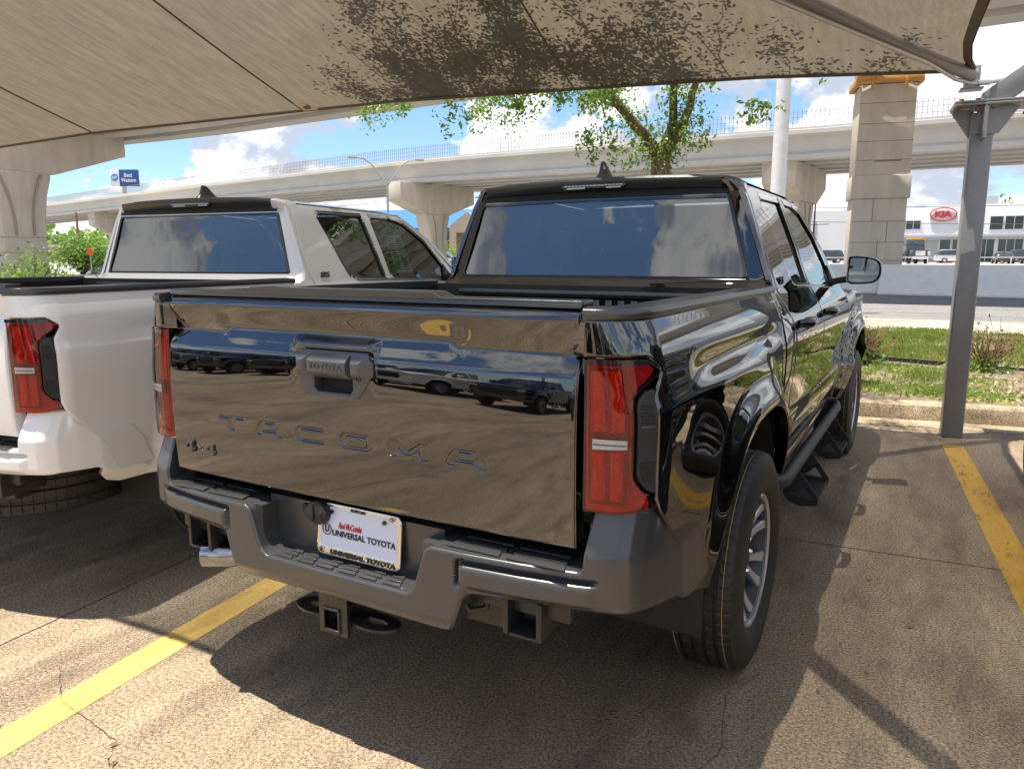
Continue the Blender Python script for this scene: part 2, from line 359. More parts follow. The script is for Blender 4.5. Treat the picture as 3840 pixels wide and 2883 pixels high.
mFar = ground_mat('far_lot', (.34, .325, .31), (.30, .28, .26), (.38, .36, .34), fine=.2)
mKerb = ground_mat('kerb_concrete', (.42, .33, .22), (.20, .145, .09), (.55, .45, .32), streak=(1.4, 1.4, 2), speck=.4)
mYel = ground_mat('yellow_road_paint', (.56, .33, .055), (.48, .27, .04), (.62, .39, .07), worn=.60, speck=.3, grain=.3)
mYelL = ground_mat('yellow_road_paint_fresh', (.66, .44, .12), (.60, .38, .09), (.70, .49, .16), worn=.70, speck=.2, grain=.22)
mDirt = ground_mat('island_dirt', (.42, .32, .21), (.26, .19, .12), (.54, .43, .31), streak=(1, 1, 1), bumps=1.0, speck=.9)
mSeal = M('joint_sealant', (.02, .018, .016), .8)
mBridge = M('bridge_concrete', (.52, .465, .39), .8, var=.14, vscale=1.1, stretch=(1.6, 1.6, .35), bump=.2, bscale=6)
mBridge2 = M('girder_concrete', (.52, .505, .475), .8, var=.09, vscale=.8, stretch=(.5, .5, .6), bump=.1, bscale=6)
mSteel = M('grey_painted_steel', (.235, .235, .24), .34, spec=.6, bump=.08, bscale=90, var=.08, vscale=20)
mGalv = M('galvanised_conduit', (.45, .47, .48), .35, metal=.7)
mRust = M('rusty_bolt', (.20, .10, .05), .7, var=.5, vscale=80)
mLeaf = M('crape_leaf', (.085, .17, .03), .45, var=.35, vscale=3, var2=(.13, .23, .04))
mLeaf2 = M('bush_leaf', (.11, .20, .04), .5, var=.4, vscale=4)
mDry = M('dry_twig', (.17, .095, .05), .8)
mBark = M('tree_bark', (.16, .11, .075), .85, var=.45, vscale=14, bump=1, bscale=45, stretch=(1, 1, .25))
mGrass = M('grass_blades', (.16, .21, .045), .55, var=.4, vscale=2.5, var2=(.34, .33, .11))
mWallW = M('white_wall_panel', (.60, .60, .61), .5, var=.03, vscale=.5)
mWood = M('formwork_timber', (.55, .27, .08), .7, var=.35, vscale=3, stretch=(.3, .3, 4))
for m_ in (mLeaf, mLeaf2, mGrass):
    t = m_.node_tree; b = t.nodes['Principled BSDF']; o = t.nodes['Material Output']; tl = t.nodes.new('ShaderNodeBsdfTranslucent'); tl.inputs[0].default_value = (.22, .36, .05, 1)
    ms = t.nodes.new('ShaderNodeMixShader'); ms.inputs[0].default_value = .42; t.links.new(b.outputs[0], ms.inputs[1]); t.links.new(tl.outputs[0], ms.inputs[2]); t.links.new(ms.outputs[0], o.inputs[0])
def clothmat():
    m = bpy.data.materials.new('shade_cloth'); m.use_nodes = True; t = m.node_tree; t.nodes.clear(); a = t.nodes.new; ln = t.links.new
    c = a('ShaderNodeTexCoord'); mp = a('ShaderNodeMapping'); mp.inputs['Scale'].default_value = (9, 1.2, 3); mp.inputs['Rotation'].default_value = (0, 0, R(35)); ln(c.outputs['Object'], mp.inputs[0])
    n = a('ShaderNodeTexNoise'); n.inputs['Scale'].default_value = 2; n.inputs['Detail'].default_value = 8; n.inputs['Roughness'].default_value = .7; ln(mp.outputs[0], n.inputs[0])
    f = a('ShaderNodeTexNoise'); f.inputs['Scale'].default_value = 210; f.inputs['Detail'].default_value = 2; ln(c.outputs['Object'], f.inputs[0])
    ad = a('ShaderNodeMath'); ad.operation = 'MULTIPLY'; ln(n.outputs[0], ad.inputs[0]); ln(f.outputs[0], ad.inputs[1])
    r = a('ShaderNodeValToRGB'); r.color_ramp.elements[0].position = .12; r.color_ramp.elements[1].position = .42; ln(ad.outputs[0], r.inputs[0])
    r.color_ramp.elements[0].color = (.115, .094, .070, 1); r.color_ramp.elements[1].color = (.20, .168, .132, 1)
    d = a('ShaderNodeBsdfDiffuse'); tl = a('ShaderNodeBsdfTranslucent'); ln(r.outputs[0], d.inputs[0]); ln(r.outputs[0], tl.inputs[0]); m1 = a('ShaderNodeMixShader'); m1.inputs[0].default_value = .46; ln(d.outputs[0], m1.inputs[1]); ln(tl.outputs[0], m1.inputs[2])
    tr = a('ShaderNodeBsdfTransparent'); m2 = a('ShaderNodeMixShader'); m2.inputs[0].default_value = .14; lw = a('ShaderNodeNewGeometry'); dp = a('ShaderNodeVectorMath'); dp.operation = 'DOT_PRODUCT'; ln(lw.outputs['Normal'], dp.inputs[0]); ln(lw.outputs['Incoming'], dp.inputs[1]); ab = a('ShaderNodeMath'); ab.operation = 'ABSOLUTE'; ln(dp.outputs['Value'], ab.inputs[0]); pw = a('ShaderNodeMath'); pw.operation = 'POWER'; ln(ab.outputs[0], pw.inputs[0]); pw.inputs[1].default_value = 4.2; sc = a('ShaderNodeMath'); sc.operation = 'MULTIPLY'; ln(pw.outputs[0], sc.inputs[0]); sc.inputs[1].default_value = .27; ln(sc.outputs[0], m2.inputs[0]); ln(m1.outputs[0], m2.inputs[1]); ln(tr.outputs[0], m2.inputs[2]); o = a('ShaderNodeOutputMaterial'); ln(m2.outputs[0], o.inputs[0])
    return m
mCloth = clothmat(); mHem = M('canopy_hem', (.13, .10, .07), .8, bump=.3, bscale=200)
# ------------------------------------------------------------ ground and setting
def sheet(name, poly, z, mat, kind='structure', **k):
    o = MB().add([(x, y, z) for x, y in poly], [tuple(range(len(poly)))]).build(name, mat, None, recalc=False, flat=True)
    if o.data.polygons[0].normal.z < 0: o.data.flip_normals()
    tag(o, kind=kind, **k); return o
ky = lambda x: 5.83+.152*(x-.92)          # front of the kerb
def strip(name, pts, w, z, mat, **k):
    P = [Vector(p) for p in pts]; Lf = []; Rt = []
    for i, p in enumerate(P):
        d = (P[min(i+1, len(P)-1)]-P[max(i-1, 0)]).normalized(); n = Vector((-d.y, d.x)); ww = w[i] if isinstance(w, list) else w
        Lf.append(p+n*ww/2); Rt.append(p-n*ww/2)
    m = MB(); n = len(P); m.add([(q.x, q.y, z) for q in Lf+Rt], [(i, i+1, n+i+1, n+i) for i in range(n-1)])
    o = m.build(name, mat, None, recalc=False, flat=True)
    if o.data.polygons[0].normal.z < 0: o.data.flip_normals()
    return tag(o, kind='structure', **k)
sheet('parking_lot_ground', [(-300, -200), (300, -200), (300, 3000), (-3000, 3000), (-3000, -200)], 0, mConc)
sheet('road', [(-140, 17.2), (60, 17.2), (60, 33), (-60, 38), (-140, 45)], .02, mRoad)
sheet('sidewalk', [(-90, 13.35), (50, 13.35), (50, 17.6), (-90, 17.6)], .03, mConc2)
sheet('far_ground', [(-300, 60), (200, 60), (260, 900), (-900, 900), (-600, 60)], .48, mFar)
sheet('far_verge', [(-120, 33.5), (60, 33.5), (200, 60.2), (-300, 60.2)], .06, mFar)
# slope between verge and far ground
MB().add([(-300, 60, .05), (200, 60, .05), (200, 60.6, .48), (-300, 60.6, .48)], [(0, 1, 2, 3)]).build('far_bank', mFar, None, recalc=False, flat=True)['kind'] = 'structure'
# island: dirt, kerb
pts_i = [(x, ky(x)+.16) for x in (-30, -12, 0, 1, 6, 14)]+[(14, 13.36), (-30, 13.36)]
isl = panel('planted_island', pts_i, lambda u, v, d: (u, v, .13+.03*np.sin(u*1.3)*np.sin(v*1.1)*np.clip(d, 0, 1)+.012*np.sin(u*7.1+v*3)*np.sin(v*6.3)*np.clip(d*2, 0, 1)), .35, mDirt, None); tag(isl, kind='structure')
sec = lambda x: [(x-.15*dy, ky(x)+dy, z) for dy, z in ((-.02, -.01), (-.015, .09), (.0, .13), (.03, .148), (.15, .15), (.162, .13), (.165, -.01))]
tag(MB().loft([sec(-30+i*.5) for i in range(90)]).build('kerb', mKerb, None), kind='structure')
gut = [(-30, ky(-30)-.32), (14, ky(14)-.32), (14, ky(14)-.02), (-30, ky(-30)-.02)]; sheet('gutter_strip', gut, .004, mKerb)
tag(MB().loft([[(x, y0, .10), (x, y0, .17), (x, y0+.02, .17), (x, y0+.02, .10)] for x, y0 in [(x, 9.05-.1*x*(x > 0)+.10*math.sin(x*2)) for x in np.arange(-20, 12, .4)]]).build('landscape_edging', mPlas, None), 'black plastic landscape edging snaking through the grass island', 'lawn edging')
# markings
strip('yellow_line', [(-1.18, 1.75), (-1.051, .657), (-.99, .122), (-.908, -.545), (-.83, -1.25)], .137, .0018, mYelL)
strip('yellow_line', [(1.625, 5.03), (1.715, 4.1), (1.787, 3.335), (1.884, 2.3), (1.99, 1.3), (2.25, -1)], .148, .0018, mYel)
for x in (-4.25, 5.2): strip('yellow_line', [(x-.45, 4.9), (x+.35, -1.5)], .14, .0018, mYelL)
random.seed(4)
def jag(a, b, n, amp): 
    a = Vector(a); b = Vector(b); d = b-a; nn = Vector((-d.y, d.x)).normalized(); q = 0; out = []
    for i in range(n+1):
        q = q*.75+random.uniform(-amp, amp); out.append(a+d*i/n+nn*q*(0 < i < n))
    return out
strip('expansion_joint', jag((-1.20, -3), (-1.536, -.229), 60, .0012)+jag((-1.536, -.229), (-1.63, .69), 30, .0012)+jag((-1.63, .69), (-2.1, 4.9), 40, .001), .008, .0012, mSeal)
strip('expansion_joint', jag((-1.5, 2.2), (.834, 2.352), 30, .001)+jag((.834, 2.352), (1.798, 2.43), 30, .001)+jag((1.798, 2.43), (6, 2.9), 30, .001), .007, .0012, mSeal)
for pl, w in (([(-1.19, -.205), (-.955, -.33), (-.62, -.36), (-.50, -.47), (-.36, -.42), (-.14, -.40), (.05, -.33), (.4, -.45)], .0035), ([(.90, .10), (.93, .26), (.99, .50), (.93, .78), (1.02, 1.0)], .004), ([(.10, -.12), (.22, -.10), (.30, -.22)], .003), ([(.62, .5), (.80, .62), (1.02, 1.0)], .003), ([(-1.5, -.35), (-1.3, -.5), (-1.19, -.205)], .0022)):
    q = []
    for a_, b_ in zip(pl[:-1], pl[1:]): q += jag(a_, b_, 22, .0028)[:-1]
    strip('pavement_crack', q, [w*random.uniform(.15, .8) for _ in q], .0028, mSeal)
# small debris
dm = MB()
for x, y in [(-1.02, .12), (-1.0, -.50), (-.52, -.43), (1.20, 1.72), (1.05, 1.32), (.93, .72), (1.33, 1.16), (1.27, 2.0), (1.45, 1.6), (-.6, -.38), (-1.5, 0.2), (.4, .35), (1.2, .95)]:
    a = random.uniform(0, 6); s = random.uniform(.006, .014); dm.add([(x+math.cos(a)*s*1.6, y+math.sin(a)*s*1.6, .006), (x-math.sin(a)*s*.5, y+math.cos(a)*s*.5, .010), (x-math.cos(a)*s*1.3, y-math.sin(a)*s*1.3, .006), (x+math.sin(a)*s*.5, y-math.cos(a)*s*.5, .005)], [(0, 1, 2, 3)])
tag(dm.build('fallen_leaf_litter', mDry, None, recalc=False, flat=True), 'scattered brown leaf fragments lying on the concrete', 'leaf litter', kind='stuff')
# ------------------------------------------------------------ canopy
cp = empty('shade_canopy', (1.55, 5.14, 0)); tag(cp, 'tan fabric shade canopy stretched over the parked pickups', 'canopy')
def cloc(p): return (p[0]-1.55, p[1]-5.14, p[2])
FR = [(1.55, 5.14, 2.78), (.912, 5.05, 2.815), (.041, 4.955, 2.866), (-1.511, 4.777, 2.907), (-3.345, 4.557, 2.944), (-4.417, 4.428, 2.936), (-7.457, 4.063, 2.906), (-9.115, 3.864, 2.835), (-12.5, 3.45, 2.72)]
RR = [(1.93, -.42, 2.80), (1.3, -.28, 2.83), (.3, -.20, 2.86), (-1.5, -.17, 2.90), (-3.4, -.27, 2.93), (-4.6, -.38, 2.93), (-7.2, -.75, 2.9), (-9, -1.05, 2.85), (-12, -1.6, 2.75)]
RG = [(1.55, 5.14, 2.78), (1.512, 4.95, 2.81), (1.50, 4.6, 2.85), (1.53, 4.1, 2.87), (1.56, 3.67, 2.875), (1.60, 2.6, 2.88), (1.66, 1.6, 2.87), (1.74, .7, 2.85), (1.83, .1, 2.82), (1.93, -.42, 2.80)]
rid = [(-.85, 2.25, 3.72), (-12.3, .9, 3.72)]
def lerp3(a, b, t): return tuple(a[i]+(b[i]-a[i])*t for i in range(3))
def seq(P, t):
    x = t*(len(P)-1); i = min(int(x), len(P)-2); return lerp3(P[i], P[i+1], x-i)
def face(edge, top, n, mcount, sag=.10):
    secs = []
    for i in range(n+1):
        e = seq(edge, i/n); q = top(i/n); row = []
        for k in range(mcount+1):
            s = k/mcount; p = lerp3(e, q, s); row.append(cloc((p[0], p[1], p[2]-sag*math.sin(math.pi*s)*(.4+.6*math.sin(math.pi*i/n)))))
        secs.append(row)
    return secs
def ridge_for(edge):
    x0 = edge[0][0]; x1 = edge[-1][0]
    def f(t):
        e = seq(edge, t); hx = max(0, min(1, (rid[0][0]-e[0])/(rid[0][0]-rid[1][0]))); return lerp3(rid[0], rid[1], hx)
    return f
fb = MB(); fb.loft(face(FR, ridge_for(FR), 48, 14, .03)); fb.loft(face(RR, ridge_for(RR), 48, 14, .03)); fb.loft(face(RG, lambda t: rid[0], 24, 14, .04))
fabric = fb.build('fabric', mCloth, cp, recalc=False)
hm = MB()
for E_ in (FR, RR, RG):
    pts = [seq(E_, i/40) for i in range(41)]; hm.loft([[cloc((p[0]+dx, p[1]+dy, p[2]+dz)) for dx, dy, dz in ((0, 0, .012), (-.004, -.012, .006), (0, -.030, -.004), (.004, -.012, -.022), (0, 0, -.022), (.004, .008, -.006))] for p in pts], closed=True)
hm.loft([[cloc((p[0]+dx, p[1], p[2]+dz)) for dx, dz in ((.0, .006), (-.006, -.03), (-.055, .012), (-.05, .02))] for p in [seq(RG, i/40) for i in range(41)]], closed=True); hm.build('hem', mHem, cp)
sm_ = None
for e, q in (((-7.457, 4.063, 2.906), (-7.30, 2.75, 3.36)), ((-4.417, 4.428, 2.936), (-4.13, 2.05, 3.66)), ((-1.511, 4.777, 2.907), (-1.30, 3.0, 3.46)), ((.6, 5.0, 2.83), (.6, 4.45, 3.0))):
    if e[0] > 0: continue
    e = Vector(e); q = Vector(q)
    sm_ = MB(); pts = []
    for i in range(13):
        p = e.lerp(q, i/12); rt_ = ridge_for(FR); 
        # height of the cloth at this plan position, along the local edge-to-ridge line
        best = None
        for k in range(0, 97):
            ee = seq(FR, k/96); qq = rt_(k/96); tt = ((p.x-ee[0])*(qq[0]-ee[0])+(p.y-ee[1])*(qq[1]-ee[1]))/((qq[0]-ee[0])**2+(qq[1]-ee[1])**2); tt = max(0, min(1, tt)); c_ = lerp3(ee, qq, tt); dd = (c_[0]-p.x)**2+(c_[1]-p.y)**2
            if best is None or dd < best[0]: best = (dd, c_[2]-.03*math.sin(math.pi*tt)*(.4+.6*math.sin(math.pi*k/96)))
        pts.append(cloc((p.x, p.y, best[1]-.006)))
    sm_.tube(pts, .009, 6); sm_.build('seam', mHem, cp)
# maker's tag stitched at the seam
tg = MB(); tv = [(-4.22, 4.33), (-4.10, 4.45), (-4.06, 4.29), (-4.20, 4.20)]
tg.add([cloc((-4.39, 4.43, 2.915)), cloc((-4.21, 4.45, 2.918)), cloc((-4.20, 4.27, 2.965)), cloc((-4.375, 4.25, 2.965))], [(0, 1, 2, 3)]); tgo = tg.build('maker_label', M('cream_label', (.55, .47, .33), .6), cp, recalc=False, flat=True)
tk = MB(); tk.add([cloc((-4.33, 4.38, 2.921)), cloc((-4.255, 4.38, 2.922)), cloc((-4.245, 4.31, 2.944)), cloc((-4.335, 4.34, 2.934))], [(0, 1, 2, 3)]); tk.build('label_mark', M('purple_ink', (.06, .03, .18), .5), tgo, recalc=False, flat=True)
# hip rafter under the cloth and its conduit
hb = MB(); hb.tube([cloc(p) for p in ((1.53, 5.12, 2.74), (1.08, 4.66, 2.885), (.2, 3.55, 3.20), (-.85, 2.25, 3.60), (.2, 1.2, 3.26), (1.93, -.44, 2.72))], .048, 12); hb.tube([cloc((-.85, 2.25, 3.6)), cloc((-12.3, .9, 3.6))], .055, 12); hb.build('rafter', mSteel, cp)
cdn = MB(); cdn.tube([cloc(p) for p in ((.15, 3.40, 3.115), (.70, 4.15, 2.96), (1.20, 4.72, 2.80), (1.26, 4.80, 2.78), (1.42, 5.0, 2.70), (1.52, 5.12, 2.685), (1.60, 5.2, 2.69), (1.72, 5.3, 2.72), (2.3, 5.5, 2.72))], .014, 10)
cdn.tube([cloc((1.56, 5.16, 2.69)), cloc((1.64, 5.23, 2.70))], .020, 10); cdn.build('conduit', mGalv, cp)
# column
pc = empty('canopy_column', (1.617, 5.36, 0), R(6)); tag(pc, 'grey square steel column with bolted top plate beside the kerb', 'column')
MB().box(-.076, .076, -.076, .076, 0, 2.50).build('post', mSteel, pc, bevel=.012, seg=3)
g = MB()
g.box(-.012, .012, -.21, -.076, 2.30, 2.52); 
for sx in (-1, 1): g.prism([(.076, 2.32), (.076, 2.535), (.22, 2.535)], lambda u, v, d, sx=sx: (sx*u, d, v), -.006, .006)
g.prism([(-.076, 2.30), (-.076, 2.535), (-.20, 2.535)], lambda u, v, d: (d, u, v), -.006, .006)
g.prism([(-.076, 2.34), (.076, 2.34), (.20, 2.53), (-.076, 2.535)], lambda u, v, d: (u+.03, d, v), -.086, -.078)
g.build('gusset', mSteel, pc)
MB().box(-.20, .42, -.17, .17, 2.54, 2.556).build('top_plate', mSteel, pc, bevel=.002); MB().box(-.20, .42, -.17, .17, 2.560, 2.576).build('cap_plate', mSteel, pc, bevel=.002)
bt = MB()
for x in (-.16, -.05, .30, .38):
    for y in (-.14, .14): bt.lathe([(0, 0), (0, .018), (.018, .018), (.018, .010), (.04, .010), (.04, 0)], 6, (x, y, 2.50), 'Z')
    for y in (-.14, .14): bt.lathe([(0, 0), (0, .016), (.014, .016), (.014, 0)], 6, (x, y, 2.577), 'Z')
split(bt.build('bolt', mRust, pc))
MB().bar((.02, -.03, 2.57), (1.1, -.1, 3.35), .15, .15).build('arm', mSteel, pc, bevel=.01)
MB().box(-.155, -.055, -.17, -.09, 2.66, 2.82).box(-.18, -.03, -.20, -.06, 2.652, 2.664).build('stub_bracket', mSteel, pc, bevel=.004)

# ------------------------------------------------------------ pickup truck (local frame: x right, y forward, z up)
def table(kn, sig=.008):
    K = np.array(kn, float); xs = np.linspace(K[0, 0]-.1, K[-1, 0]+.1, 2400); ys = np.interp(xs, K[:, 0], K[:, 1]); dx = xs[1]-xs[0]; n = int(4*sig/dx); k = np.exp(-.5*(np.arange(-n, n+1)*dx/sig)**2); k /= k.sum()
    yp = np.convolve(np.pad(ys, n, mode='edge'), k, mode='valid')
    return lambda x: np.interp(x, xs, yp)
Xb_ = table([(.40, .872), (.50, .893), (.60, .908), (.72, .917), (.90, .921), (1.03, .922), (1.085, .921), (1.12, .910), (1.18, .900), (1.225, .893), (1.262, .880), (1.29, .866), (1.33, .850)], .010)
Xc_ = table([(.40, .862), (.50, .880), (.57, .905), (.66, .926), (.735, .936), (.785, .916), (.86, .918), (.95, .928), (1.06, .931), (1.13, .924), (1.19, .900), (1.245, .864), (1.285, .842), (1.50, .766), (1.70, .690), (1.765, .655), (1.80, .60)], .010)
RY, FY, WZ = 1.046, 4.391, .386
def sup(y, z, yc, a, b, p=2.6): return ((np.abs(y-yc)/a)**p+(np.maximum(z-.40, 0)/b)**p)**(1/p)
def fend(y, z):
    r = 0
    for yc in (RY, FY):
        q = sup(y, z, yc, .66, .70)
        if yc == RY:
            q2 = ((np.abs(y-yc)/.95)**2.6+(np.maximum(z-.40, 0)/.78)**3.4)**(1/2.8); wb = sstep(yc-.30, yc+.60, y); r = r+(1-wb)*.028*(1-sstep(.42, 1.04, q2))+wb*.020*(1-sstep(.88, 1.02, q))
        else: r = r+.020*(1-sstep(.93, 1.0, q))
        q = sup(y, z, yc, .60, .635, 3.0); t = 1-sstep(.845, 1.0, q); r = r+(.036 if yc == RY else .040)*t
    return r
def Xs(y, z):
    w = sstep(1.55, 1.75, y); low = z < 1.30
    x = Xb_(z)*(1-w)+Xc_(z)*w
    nose = np.clip((y-4.75)/.55, 0, 1); x = x-.16*nose**2.2*np.where(low, 1, 1)
    hood = sstep(3.9, 4.3, y)*sstep(1.0, 1.2, z)*.02
    # character scoop above the rear wheel
    sc = .010*np.exp(-((z-1.150)/.030)**2)*sstep(.30, .55, y)*(1-sstep(1.35, 1.6, y))
    zc = .868-.842*(y-.05); x = x-.36*np.maximum(0, zc-z)*(y < .9)*(1-sstep(.42, .50, y)*.0)*sstep(.04, .07, y)*np.clip((.56-y)/.08, 0, 1)
    return x+fend(y, z)+hood-sc
U1 = .235
def plan(u): phi = np.clip(u/U1, 0, 1)*math.pi/2; y = np.where(u < U1, .13-.13*np.cos(phi), .13+(u-U1)); return phi, y
def bedfn(s, off=0., rr=.006):
    def f(u, v, D):
        phi, y = plan(u); xs = Xs(y, v)+off; x = .742+(xs-.742)*np.sin(phi); y = y-off*np.cos(phi)
        er = edge_round(D, rr) if rr else 0
        return s*(x-er*np.sin(phi)), y+er*np.cos(phi), v+0*u
    return f
def archpts(yc, a, b, z0, z1, n=40, p=2.6, uoff=0.):
    """from rear foot over the top to the front foot"""
    out = []
    t0 = (1-((max(z0-.40, 0))/b)**p)**(1/p); t1 = (1-((max(z1-.40, 0))/b)**p)**(1/p)
    for i in range(n+1):
        th = math.pi*i/n; cy = -math.cos(th); sz = math.sin(th); 
        yy = math.copysign(abs(cy)**(2/p), cy)*a; zz = abs(sz)**(2/p)*b+.40
        if (i < n/2 and zz < z0) or (i >= n/2 and zz < z1): continue
        out.append((yc+yy+uoff, zz))
    return [(yc-a*t0+uoff, z0)]+out+[(yc+a*t1+uoff, z1)]
def housing(s, yc, xo, par):
    m = MB(); th = np.linspace(-.15, math.pi+.15, 33); xi = .58
    m.loft([[(s*x, yc+r*math.cos(a)*1.02, .41+r*.97*math.sin(a)) for x, r in ((xo, .536), (xi, .53), (xi, .30))] for a in th]); m.build('wheel_housing', mPlas, par, recalc=False, angle=50)
def build_truck():
    T = empty('pickup_truck')
    P = T
    # ---- tailgate
    prof = integ([(.70, -.10), (.78, -.06), (.90, -.01), (1.02, .015), (1.10, .06), (1.155, .11), (1.168, .14), (1.1725, .66), (1.2135, .72), (1.218, -.38), (1.255, -.35), (1.298, -.30), (1.303, .35), (1.312, .9), (1.330, 1.2)], 1.168, -.004)
    LT = {'T': ([(0, .97), (1, 1), (.95, .72), (.63, .72), (.61, 0), (.38, 0), (.38, .72), (.07, .70)], None),
          'A': ([(0, 0), (0, .25), (.10, .70), (.24, 1), (.76, 1), (.90, .70), (1, .25), (1, 0), (.75, 0), (.74, .22), (.26, .22), (.25, 0)], [(.32, .48), (.38, .73), (.62, .73), (.68, .48)]),
          'C': ([(1, 1), (.15, 1), (0, .74), (0, .26), (.15, 0), (1, 0), (1, .26), (.26, .26), (.22, .34), (.22, .66), (.26, .74), (1, .74)], None),
          'O': ([(.15, 1), (.85, 1), (1, .74), (1, .26), (.85, 0), (.15, 0), (0, .26), (0, .74)], [(.26, .72), (.74, .72), (.79, .62), (.79, .38), (.74, .28), (.26, .28), (.21, .38), (.21, .62)]),
          'M': ([(0, 0), (0, 1), (.20, 1), (.50, .52), (.80, 1), (1, 1), (1, 0), (.76, 0), (.76, .50), (.57, .17), (.43, .17), (.24, .50), (.24, 0)], None)}
    word = [('T', -.499, .127), ('A', -.332, .117), ('C', -.167, .117), ('O', .004, .122), ('M', .179, .134), ('A', .364, .124)]
    polys = []
    for ch, x0, w in word:
        o_, h_ = LT[ch]; f = lambda P_: np.array([(x0+w*a, .9115+.050*b) for a, b in P_]); polys.append((f(o_), f(h_) if h_ else None))
    ex = []
    for a, h in polys:
        for d in (0, .003, .006): ex.append(inset(a, d))
        if h is not None:
            for d in (0, .003, .006): ex.append(inset(h, -d))
    def hit(X, Y, D):
        d = np.zeros(len(X)); m = (Y > .905) & (Y < .968) & (X > -.51) & (X < .50); q = np.stack([X[m], Y[m]], 1); r = np.zeros(len(q))
        for a, h in polys:
            mm = (q[:, 0] > a[:, 0].min()-.01) & (q[:, 0] < a[:, 0].max()+.01); qq = q[mm]; i_ = inside(qq, a); dd = pdist(qq, a)
            if h is not None: ih = inside(qq, h); dh = pdist(qq, h); i_ &= ~ih; dd = np.minimum(dd, dh)
            r[mm] += np.where(i_, dd, 0)
        d[m] = sstep(0, .006, r)*.0080
        return d
    def tg(u, v, D):
        br = sstep(-.185, -.130, u)*(1-sstep(.112, .150, u)); w = sstep(1.06, 1.15, v)*(1-sstep(1.20, 1.232, v)); ve = v-.030*br*w
        jog = sstep(-.50, -.45, u)*(1-sstep(.35, .43, u)); w2 = sstep(1.175, 1.212, v)*(1-sstep(1.25, 1.30, v)); ve = ve-.007*jog*w2
        y = prof(ve)
        rec = sstep(-.52, -.46, u)*(1-sstep(.36, .44, u))*sstep(1.232, 1.243, v)*(1-sstep(1.272, 1.280, v)); y = y+.006*rec
        y = y+.0022*np.exp(-((v-1.02)/.10)**2)*np.cos(u*4.1)            # oil-can softness of the pressed sheet
        sw = br*sstep(1.1705, 1.176, v-.0*u)*(1-sstep(1.182, 1.187, v))*.004
        y = y+hit(u, v, D)+edge_round(D, .007)+sw+.012*(u/.72)**4
        return u, y, v
    gate = panel('tailgate', [(-.730, .748), (.730, .748), (.730, 1.322), (-.730, 1.322)], tg, .012, mPaint, P, rings=(.0012, .003, .007), extra=ex, flip=False, flange=[(0, .045, 0), (0, .02, 0)], bstep=.008, holes=[[(-.082, 1.135), (.070, 1.135), (.070, 1.080), (.056, 1.066), (-.068, 1.066), (-.082, 1.080)]])
    inner = MB().box(-.71, .71, .052, .075, .74, 1.325).build('gate_inner_panel', mBed, gate)
    cap = MB()
    oc = [(-.730, 1.3245), (.730, 1.3245), (.730, 1.343), (.345, 1.343), (.312, 1.356), (-.352, 1.356), (-.385, 1.343), (-.730, 1.343)]
    cap.prism(oc, lambda u, v, d: (u, d+.35*(v-1.3245)+.012*(u/.72)**4, v), .0085, .075); cap.build('gate_cap', mSatin, gate, bevel=.0035, seg=3)
    pl = MB()
    for x in (-.012, .158): pl.prism([(x+.018*math.cos(a)*(1 if abs(math.cos(a)) < .8 else 1), 1.2605+.0075*math.sin(a)) for a in np.linspace(0, 2*math.pi, 9)[:-1]], lambda u, v, d: (u, d, v), .022, .036)
    split(pl.build('drain_plug', mPlas, gate, bevel=.001))
    # handle
    h0 = MB(); hz = lambda u, v, d: (u, d, v)
    bez = [(-.115, 1.186), (.115, 1.186), (.136, 1.160), (.136, 1.128), (.084, 1.060), (.076, 1.056), (-.112, 1.056), (-.120, 1.060), (-.142, 1.128), (-.142, 1.160)]
    win = [(-.078, 1.128), (.066, 1.128), (.066, 1.082), (.054, 1.070), (-.066, 1.070), (-.078, 1.082)]
    def bz(u, v, D): return u, -.0175+.006*sstep(1.16, 1.19, v)+edge_round(D, .006)+0*u, v
    bzl = panel('handle_bezel', bez, bz, .01, mGun, gate, holes=[win], rings=(.0015, .003, .006), flange=(0, .03, 0), bstep=.006)
    # pocket behind the pull
    pk = MB(); secs = []
    for i in range(9):
        a = math.pi/2*i/8; secs.append([(x, -.006+.040*math.sin(a), 1.070+.062*(1-math.cos(a))) for x in (-.080, .068)])
    pk.loft(secs); pk.add([(-.079, -.014, 1.07), (-.079, .04, 1.07), (-.079, .04, 1.135), (-.079, -.014, 1.135)], [(0, 1, 2, 3)]); pk.add([(.067, -.014, 1.07), (.067, .04, 1.07), (.067, .04, 1.135), (.067, -.014, 1.135)], [(0, 1, 2, 3)]); pk.build('handle_pocket', mSatin, gate, recalc=False)
    def facet(x0, x1, name, ins0, ins1):
        m = MB(); zt, zb = 1.181, 1.112
        A = [(x0, -.017, zb), (x1, -.017, zb), (x1, -.017, zt), (x0, -.017, zt)]
        B = [(x0+ins0, -.040, zb+.018), (x1-ins1, -.040, zb+.018), (x1-ins1, -.040, zt-.020), (x0+ins0, -.040, zt-.020)]
        m.add(A+B, [(4, 5, 6, 7), (0, 1, 5, 4), (1, 2, 6, 5), (2, 3, 7, 6), (3, 0, 4, 7)])
        return m.build(name, mGun, gate, bevel=.0012, seg=2)
    facet(-.0815, .0645, 'pull_lever', .003, .003); facet(-.139, -.0835, 'handle_end', .022, .014); facet(.0665, .128, 'handle_end', .014, .020)
    cm = MB().lathe([(0, .0), (0, .010), (-.004, .010), (-.005, .007), (-.002, .006), (-.002, .0)], 20, (.100, -.0275, 1.121), 'Y').build('camera', mGlossBlk, gate)
    for ch, dz in (('TOYOTA', 0),):
        tm = text('pressed_lettering', ch, .028, M('lettering_shadow', (.03, .03, .032), .3, spec=.8), gate, (-.009, -.0402, 1.1455), (1, 0, 0), (0, 0, 1), depth=.0012, width=.122, spacing=1.06)
    # 4x4 badge
    bd = MB()
